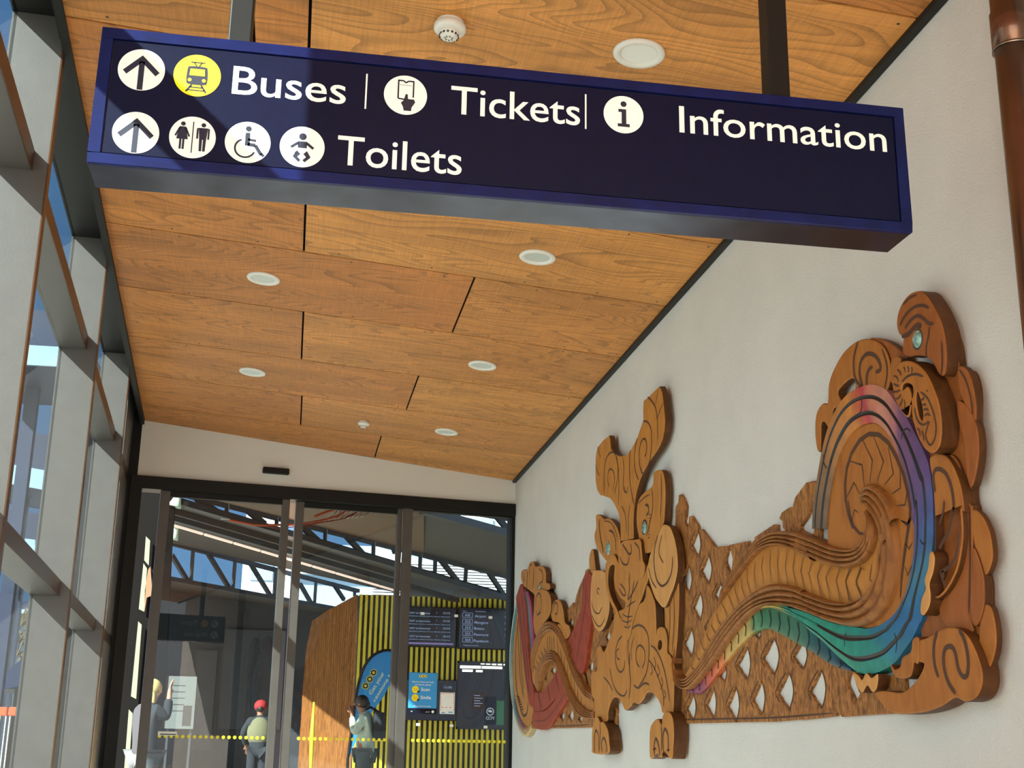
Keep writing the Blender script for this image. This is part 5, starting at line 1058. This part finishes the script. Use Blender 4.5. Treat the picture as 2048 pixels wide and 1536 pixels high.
# timber lining from the door head up to the first strip, and dark soffits between strips
sheet3('ceiling_concourse', [(250, 952, 12.4), (848, 999, 12.4), (848, 1108, 19.2), (372, 986, 15.9)], M['soffitbrown'])
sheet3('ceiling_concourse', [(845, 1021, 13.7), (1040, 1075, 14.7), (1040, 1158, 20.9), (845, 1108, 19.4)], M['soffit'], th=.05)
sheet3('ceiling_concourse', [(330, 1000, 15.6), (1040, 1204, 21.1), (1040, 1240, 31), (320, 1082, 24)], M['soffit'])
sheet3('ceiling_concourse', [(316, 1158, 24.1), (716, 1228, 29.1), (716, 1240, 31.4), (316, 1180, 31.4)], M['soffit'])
# steel beam lines under the soffits
for i, (a, b, ww) in enumerate((((340, 1035, 17.5), (1010, 1228, 23), .10), ((345, 1022, 16.4), (790, 1150, 20), .05), ((860, 1030, 15), (1024, 1095, 16.5), .08), ((860, 1060, 17), (1024, 1118, 18), .05))):
    mb = MB(); mb.bar(Q(*a), Q(*b), ww, .08); o = mb.build('roof_beam', M['soffit'] if i % 2 else M['beam']); 
    tag(o, ['long dark steel beam under the concourse soffit below the pink light strip line', 'thin brown beam line beneath the first clerestory strip', 'dark beam in the upper right pane of the concourse roof', 'thin brown beam below the upper right clerestory'][i], 'beam')
# light strip
mb = MB()
for k_ in range(9):
    t0, t1 = k_/9+.004, (k_+1)/9-.004; a = Vector(Q(345, 1050, 18.0)); b = Vector(Q(800, 1184, 22.5)); mb.bar(a.lerp(b, t0), a.lerp(b, t1), .03, .03)
o = mb.build('light_strip', M['strip']); tag(o, 'long thin pinkish white light strip running under the dark concourse soffit', 'light')
for (u, v, y, lab) in ((352, 1066, 18.2, 'greenish white spotlight hanging below the left end of the pink light strip'), (357, 1000, 15.5, 'greenish white spotlight in the top left corner of the left sliding door')):
    p = Q(u, v, y); t = thing('spotlight', lab, 'spotlight', p, 'spotlights in the concourse roof'); mb = MB(p); mb.lathe(p+Vector((0, 0, .08)), [(.03, 0), (.045, -.06), (.075, -.15), (.08, -.17), (.0, -.165)], (.25, 0, 1)); M.setdefault('spotg', mat('pale_green_glass', (186, 206, 180), .4, emit=.3)); mb.build('shade', M['spotg'], t)
    mb = MB(p); mb.cyl(p+Vector((0, 0, .06)), .012, EZ, .25, 10); mb.build('stem', M['beam'], t)
# orange woven rope hanging near the head of the doors
rn = thing('rope_net', 'orange and pale woven rope net strung under the concourse ceiling just behind the door head', 'rope net', Q(600, 1045, 13.6)); o0 = rn.location.copy()
def rope(pts, r, m, y=13.6): mb = MB(o0); mb.tube(catmull([tuple(Q(*c, y)) for c in pts], False, 6), r, 8); mb.build('rope', M[m], rn)
rope([c6(950, 500), c6(1050, 520), c6(1200, 545), c6(1400, 545), c6(1500, 545), c6(1640, 530), c6(1800, 500), c6(1950, 455), c7(230, 400), c7(420, 410)], .012, 'orange')
rope([c6(1720, 470), c6(1850, 420), c6(1960, 390), c7(120, 385), c7(250, 395)], .014, 'orange')
rope([c6(870, 490), c6(960, 497), c6(1050, 515)], .004, 'white'); rope([c6(1640, 545), c6(1800, 520), c6(1990, 485), c7(300, 420)], .007, 'red')
rope([c6(1290, 560), c6(1420, 575), c6(1560, 560), c6(1700, 560)], .005, 'red')
for i in range(9):
    x = 1850+i*42; xx = lambda d: c6(x+d, 0)[0]; y0 = 400-i*4
    rope([c6(x+60, y0), c6(x+30, y0+40), c6(x, y0+60), c6(x-40, y0+110)], .004, 'white'); rope([c6(x+80, y0+10), c6(x+40, y0+60), c6(x-20, y0+90)], .004, 'red')
# ------------------------------------------------------------------ side screen left of the doors
sw_ = struct(MB().build('window_6', M['black'], fix=False))
M['daylit'] = mat('pale_green_pane', (84, 98, 80), .5)  # opaque colour painted in for the sunlit outdoors behind the glass
def c5(x, y): return x/2.865, 1000+y/2.865
def q4(nm, pts, y, m_, par, th=.02): mb = MB(); mb.prism([Q(*c5(*p), y) for p in pts], (0, th, 0)); mb.build(nm, m_, par)
q4('dark_jamb', [(770, -60), (1010, -60), (985, 250), (950, 1000), (900, 1536), (600, 1536)], 15.5, M['shadowgap'], sw_, .1)
for pp_ in ([(836, 208), (860, 232), (852, 375), (826, 345)], [(822, 362), (842, 392), (826, 640), (795, 625)], [(792, 695), (812, 715), (780, 1140), (750, 1125)], [(738, 1200), (760, 1222), (738, 1536), (712, 1536)]): q4('daylit_pane', pp_, 15.4, M['daylit'], sw_)
q4('timber_reveal', [(848, 400), (862, 380), (874, 545), (840, 560), (828, 640), (830, 520)], 15.4, M['soffitbrown'], sw_)
# ================================================================== PEOPLE
def skinned(name, nodes, edges, m, parent, sub=2):
    """one continuous body surface grown round a posed skeleton; nodes = (x,y,z,r)"""
    me = bpy.data.meshes.new(name); me.from_pydata([n[:3] for n in nodes], edges, []); o = bpy.data.objects.new(name, me); C.objects.link(o)
    s_ = o.modifiers.new('s', 'SKIN'); me.skin_vertices[0].data[0].use_root = True
    for i, n in enumerate(nodes):
        r = n[3]; rr = (r, r) if not isinstance(r, tuple) else r; me.skin_vertices[0].data[i].radius = rr
    u = o.modifiers.new('u', 'SUBSURF'); u.levels = u.render_levels = sub
    dg = bpy.context.evaluated_depsgraph_get(); m2 = bpy.data.meshes.new_from_object(o.evaluated_get(dg)); bpy.data.objects.remove(o)
    for p in m2.polygons: p.use_smooth = True
    return link(name, m2, m, parent)
def person(lab, u, y, zhead, face, skin, hair, top, legs, arms, stoop=0, cap=None, group=None, longhair=False, vest=None):
    """face: heading angle of the body; local frame x=right, y=forward; height from zhead (top of head)"""
    x = Q(u, 1480, y).x; t = thing('person', lab, 'person', (x, y, 0), group, face); H = zhead; k = H/1.68
    hz = (H-.11*k); R_ = .085*k; f = stoop
    body = [(0, 0, .95*k, .13*k), (0, .01, 1.15*k, .125*k), (0, .01, 1.33*k, .13*k), (0, .02+f*.4, 1.42*k, .06*k), (0, .03+f, 1.50*k, .055*k), (0, .045+f, hz, (R_, R_*1.1)), (0, .045+f, hz+.07*k, R_*.75)]
    E_ = [(0, 1), (1, 2), (2, 3), (3, 4), (4, 5), (5, 6)]
    for s in (-1, 1):
        n = len(body); body += [(s*.09*k, 0, .88*k, .085*k), (s*.1*k, .01, .5*k, .058*k), (s*.1*k, -.01, .12*k, .04*k), (s*.1*k, .09, .04*k, .035*k)]; E_ += [(0, n), (n, n+1), (n+1, n+2), (n+2, n+3)]
    hands = []
    for s in (-1, 1):
        el, ha = arms[0 if s < 0 else 1]; n = len(body); sh = (s*.165*k, 0, 1.37*k)
        body += [sh+(.052*k,), tuple(el)+(.042*k,), tuple(ha)+(.028*k,)]; E_ += [(2, n), (n, n+1), (n+1, n+2)]; hands.append((Vector(el), Vector(ha), s))
        d = (Vector(ha)-Vector(el)).normalized(); sd_ = d.orthogonal().normalized(); up_ = d.cross(sd_); pm = Vector(ha)+d*.06
        m_ = len(body); body.append(tuple(pm)+((.022, .036),)); E_.append((n+2, m_))
        for q in range(4):
            o_ = (q-1.5)*.019; L_ = (.068, .078, .074, .058)[q]; b0 = len(body)
            body += [tuple(pm+d*.035+up_*o_)+(.009,), tuple(pm+d*(.035+L_*.55)+up_*o_*1.15+sd_*.008)+(.008,), tuple(pm+d*(.035+L_)+up_*o_*1.2+sd_*.022)+(.0065,)]; E_ += [(m_, b0), (b0, b0+1), (b0+1, b0+2)]
        b0 = len(body); body += [tuple(pm-d*.02+up_*.036+sd_*.01)+(.010,), tuple(pm+d*.015+up_*.056+sd_*.018)+(.008,)]; E_ += [(m_, b0), (b0, b0+1)]
    b = skinned('body', body, E_, M[skin], t)
    # face details on the head
    hc = Vector((0, .045+f, hz+.01*k)); mb = MB(); mb.sphere(hc+Vector((0, R_*1.02, -.01*k)), .016*k, (.8, 1.2, 1.3), 6); mb.build('nose', M[skin], t)
    for s in (-1, 1): mb = MB(); mb.sphere(hc+Vector((s*R_*1.0, 0, -.01*k)), .022*k, (.4, .8, 1.2), 6); mb.build('ear', M[skin], t)
    for s in (-1, 1): mb = MB(); mb.sphere(hc+Vector((s*.032*k, R_*.96, .012*k)), .009*k, (1.3, .6, .7), 6); mb.build('eye', M['hairdark'], t)
    mb = MB(); mb.sphere(hc+Vector((0, R_*.98, -.048*k)), .012*k, (1.8, .5, .5), 6); mb.build('mouth', M['red'], t)
    mb = MB(); mb.sphere(hc+Vector((0, -.022*k, .022*k)), R_*1.2, (.98, 1.02, 1.02), 12); 
    if longhair: mb.sphere(hc+Vector((0, -.055*k, -.12*k)), R_*1.15, (1.05, .6, 1.7), 12)
    else: mb.sphere(hc+Vector((0, -.1*k, -.01*k)), R_*.55, (1, 1, 1), 10)
    mb.build('hair', M[hair], t)
    if cap: mb = MB(); mb.sphere(hc+Vector((0, -.012, .035*k)), R_*1.32, (1, 1.05, .95), 12); mb.obox(hc+Vector((0, R_*1.3, .03*k)), (.14, 0, 0), (0, .09, -.01), (0, 0, .01)); mb.build('cap', M[cap], t)
    J = [(0, 0, .78*k, (.17*k, .15*k)), (0, 0, .9*k, (.172*k, .145*k)), (0, .0, 1.05*k, (.16*k, .135*k)), (0, .01, 1.3*k, (.165*k, .14*k)), (0, .02+f*.3, 1.42*k, .085*k), (0, .03+f*.5, 1.46*k, .07*k)]; JE = [(0, 1), (1, 2), (2, 3), (3, 4), (4, 5)]
    for el, ha, s in hands:
        n = len(J); J += [(s*.17*k, 0, 1.36*k, .072*k), tuple(el)+(.062*k,), tuple(el.lerp(ha, .92))+(.046*k,)]; JE += [(3, n), (n, n+1), (n+1, n+2)]
    skinned('jacket', J, JE, M[top], t)
    L_ = [(0, 0, .93*k, (.155*k, .13*k))]; LE = []
    for s in (-1, 1): n = len(L_); L_ += [(s*.09*k, 0, .86*k, .105*k), (s*.1*k, .01, .5*k, .082*k), (s*.1*k, -.01, .1*k, .068*k)]; LE += [(0, n), (n, n+1), (n+1, n+2)]
    skinned('trousers', L_, LE, M[legs], t)
    for s in (-1, 1): mb = MB(); mb.sphere((s*.1*k, .05, .04), .06, (.8, 1.9, .7), 8); mb.build('shoe', M['darkcloth'], t)
    if vest: mb = MB(); mb.sphere((0, 0, 1.18*k), .2*k, (1.05, .82, 1.35), 12); mb.build('vest', M[vest], t)
    return t, k
zt_ = Q(732, 1393, 18.6).z
wm, k = person('woman in pale sage fleece jacket, hand to her mouth, before the blue feather flag', 731, 18.6, zt_, math.radians(72), 'skin2', 'hairdark', 'jacket', 'trouser',
   [((-.20, .12, 1.10), (-.05, .20, 1.36)), ((.27, -.14, 1.12), (.16, .08, .96))], stoop=.05)
mb = MB(); mb.box((-.13, -.26, 1.02), (.13, -.13, 1.40)); bevel(mb.build('backpack', M['darkcloth'], wm), .04, 3)
mb = MB(); mb.tube([(.12, -.15, 1.40), (.13, -.02, 1.47), (.135, .13, 1.40), (.14, .155, 1.25), (.15, .02, 1.08)], .018, 8); mb.build('backpack_strap', M['darkcloth'], wm)
zt_ = Q(300, 1364, 14.3).z
person('blonde person in dark top raising one bare forearm behind the left sliding door', 292, 14.0, zt_, math.radians(-50), 'skin', 'hairblond', 'darkcloth', 'trouser',
   [((-.24, .04, 1.12), (-.22, .2, .95)), ((.18, .1, 1.2), (.17, .12, 1.42))], longhair=True)
zt_ = Q(519, 1404, 22).z  # figure added in place of a reflection in the door glass
person('person in red cap and beige vest, added for a reflection in the left sliding door', 517, 22, zt_, 0, 'skin2', 'hairdark', 'darkcloth', 'darkcloth',
   [((-.26, .0, 1.1), (-.2, .14, .9)), ((.26, .0, 1.1), (.2, .14, .9))], cap='cap', vest='vest')
# ================================================================== OUTSIDE
def slabbox(name, px, y, dy, m, lab, cat, group=None):
    a = Q(px[0], px[1], y); b = Q(px[2], px[3], y); c = Vector(((a.x+b.x)/2, y+dy/2, 0)); t = thing(name, lab, cat, c, group); mb = MB(c)
    mb.box((a.x, y, -.2), (b.x, y+dy, a.z)); mb.build('walls', m, t); return t, c, a, b
M['bluewhite'] = mat('blue_grey_cladding', (150, 180, 205), .6)
t, c, a, b = slabbox('white_building', (495, 1000, 556, 1200), 66, 6, M['whitebld'], 'tall narrow white building seen through the clerestory strips above the left sliding door', 'building')
for i in range(6):
    mb = MB(c); mb.box((a.x+.4, 65.9, a.z-2.2-i*1.9), (b.x-.35, 66, a.z-1.2-i*1.9)); mb.build('window', M['bluewhite'], t)
t, c, a, b = slabbox('station_building', (556, 1085, 1110, 1300), 58, 5, M['bluewhite'], 'long white and pale blue building behind the concourse clerestory on the right', 'building')
p = Q(745, 1118, 57); q = Q(1110, 1260, 57)
mb = MB(c)
for i in range(22): z_ = q.z+(p.z-q.z)*i/22; mb.box((p.x, 57.2-.6*(1-i/22), z_), (q.x, 58, z_+(p.z-q.z)/22*.55))
mb.box((p.x, 57.7, q.z), (q.x, 58, p.z)); mb.build('ribbed_roof', M['whitebld'], t)
mb = MB(c); p = Q(575, 1105, 57.8); q = Q(800, 1155, 57.8); mb.box((p.x, 57.5, q.z), (q.x, 58, p.z)); mb.build('white_fascia', M['whitebld'], t)
t, c, a, b = slabbox('upper_building', (860, 960, 1130, 1080), 75, 5, M['whitebld'], 'bright white building glimpsed through the upper right clerestory beside the white wall', 'building')
mb = MB(c); p = Q(930, 1035, 74.9); q = Q(985, 1060, 74.9); mb.box((p.x, 74.8, q.z), (q.x, 75, p.z)); mb.build('blue_window', M['bluewhite'], t)
# platform canopies outside the glazing, seen between the fins
def canopy(px0, px1, y, th, dy, lab):
    a = Q(*px0, y); b = Q(*px1, y); c = Vector(((a.x+b.x)/2, y, 0)); t = thing('platform_canopy', lab, 'canopy', c, 'platform canopies outside the window wall'); mb = MB(c)
    mb.hexa([a, b, b+Vector((0, dy, 0)), a+Vector((0, dy, 0)), a+Vector((0, 0, th)), b+Vector((0, 0, th)), b+Vector((0, dy, th)), a+Vector((0, dy, th))]); mb.build('roof', M['roofblue'], t)
    mb = MB(c); mb.hexa([a+Vector((0, -.06, 0)), b+Vector((0, -.06, 0)), b, a, a+Vector((0, -.06, th*.35)), b+Vector((0, -.06, th*.35)), b+Vector((0, 0, th*.35)), a+Vector((0, 0, th*.35))]); mb.build('gutter', M['bluewhite'], t)
    mb = MB(c); m_ = (a+b)/2; mb.box((m_.x-.12, y+dy/2, 0), (m_.x+.12, y+dy/2+.24, m_.z+.1)); mb.build('column', M['roofblue'], t)
canopy((-60, 725), (128, 735), 24, 1.1, 3, 'highest blue-grey platform canopy seen between the first two window fins')
canopy((-80, 950), (112, 985), 28, 1.2, 3, 'middle blue-grey platform canopy seen between the first two window fins')
canopy((-80, 1090), (112, 1115), 32, 1.0, 3, 'lowest blue-grey platform canopy seen between the first two window fins')
canopy((-60, 1245), (60, 1225), 40, .35, 3, 'thin low canopy above the bare tree outside the window')
# bare tree, shelter, barriers
random.seed(11)
tb = Q(12, 1480, 37); tr = thing('bare_tree', 'bare brown winter tree outside the window at the lower left', 'tree', (tb.x, 37, 0)); mb = MB((tb.x, 37, 0))
def branch(mb, p, d, l, r, n):
    q = p+d*l; mb.tube([p, q], r, 5, rad=[r, r*.65])
    if n == 0: return
    for _ in range(3 if n > 1 else 4):
        e = (d+Vector((random.uniform(-.75, .75), random.uniform(-.75, .75), random.uniform(-.25, .5)))).normalized(); branch(mb, q, e, l*.72, r*.62, n-1)
branch(mb, Vector((tb.x, 37, 0)), Vector((0, 0, 1)), 1.5, .1, 5); mb.build('trunk_and_branches', M['leaf'], tr)
a = Q(-30, 1378, 26); b = Q(44, 1378, 26); ap = Q(42, 1318, 27.5); cc = Vector(((a.x+b.x)/2, 27, 0)); t = thing('shelter', 'small dark pitched roof shelter outside the window at the lower left', 'shelter', cc); mb = MB(cc)
mb.add([a, b, b+Vector((0, 3, 0)), a+Vector((0, 3, 0)), (a.x+.3, 27.5, ap.z), (b.x-.05, 27.5, ap.z)], [(0, 1, 5, 4), (1, 2, 5), (2, 3, 4, 5), (3, 0, 4), (3, 2, 1, 0)]); mb.build('roof', M['roofblue'], t)
mb = MB(cc); mb.box((b.x-.15, 26.1, 0), (b.x-.05, 26.2, b.z)); mb.build('post', M['beam'], t)
for (u, lab) in ((7, 'orange barrier outside the window, at the very left edge of the photo'), (27, 'orange barrier outside the window, just right of its twin')):
    p = Q(u, 1423, 22); cc = Vector((p.x, 22, 0)); t = thing('orange_barrier', lab, 'barrier', cc, 'orange barriers outside the window'); mb = MB(cc)
    mb.box((p.x-.075, 21.97, p.z-.07), (p.x+.06, 22.03, p.z+.07)); bevel(mb.build('board', M['orangevest'], t), .02); mb = MB(cc)
    for s in (-.05, .04): mb.box((p.x+s, 21.99, 0), (p.x+s+.015, 22.01, p.z-.05))
    mb.build('leg', M['white'], t)
a = Q(-60, 1500, 30); mb = MB(); mb.box((-20, 46, -.2), (-9.5, 54, .45)); o = mb.build('hedge_bank', mat('grass_bank', (92, 104, 60), .9, noise=.3, nscale=6)); tag(o, 'low green grass bank outside the window at the lower left corner', 'grass')
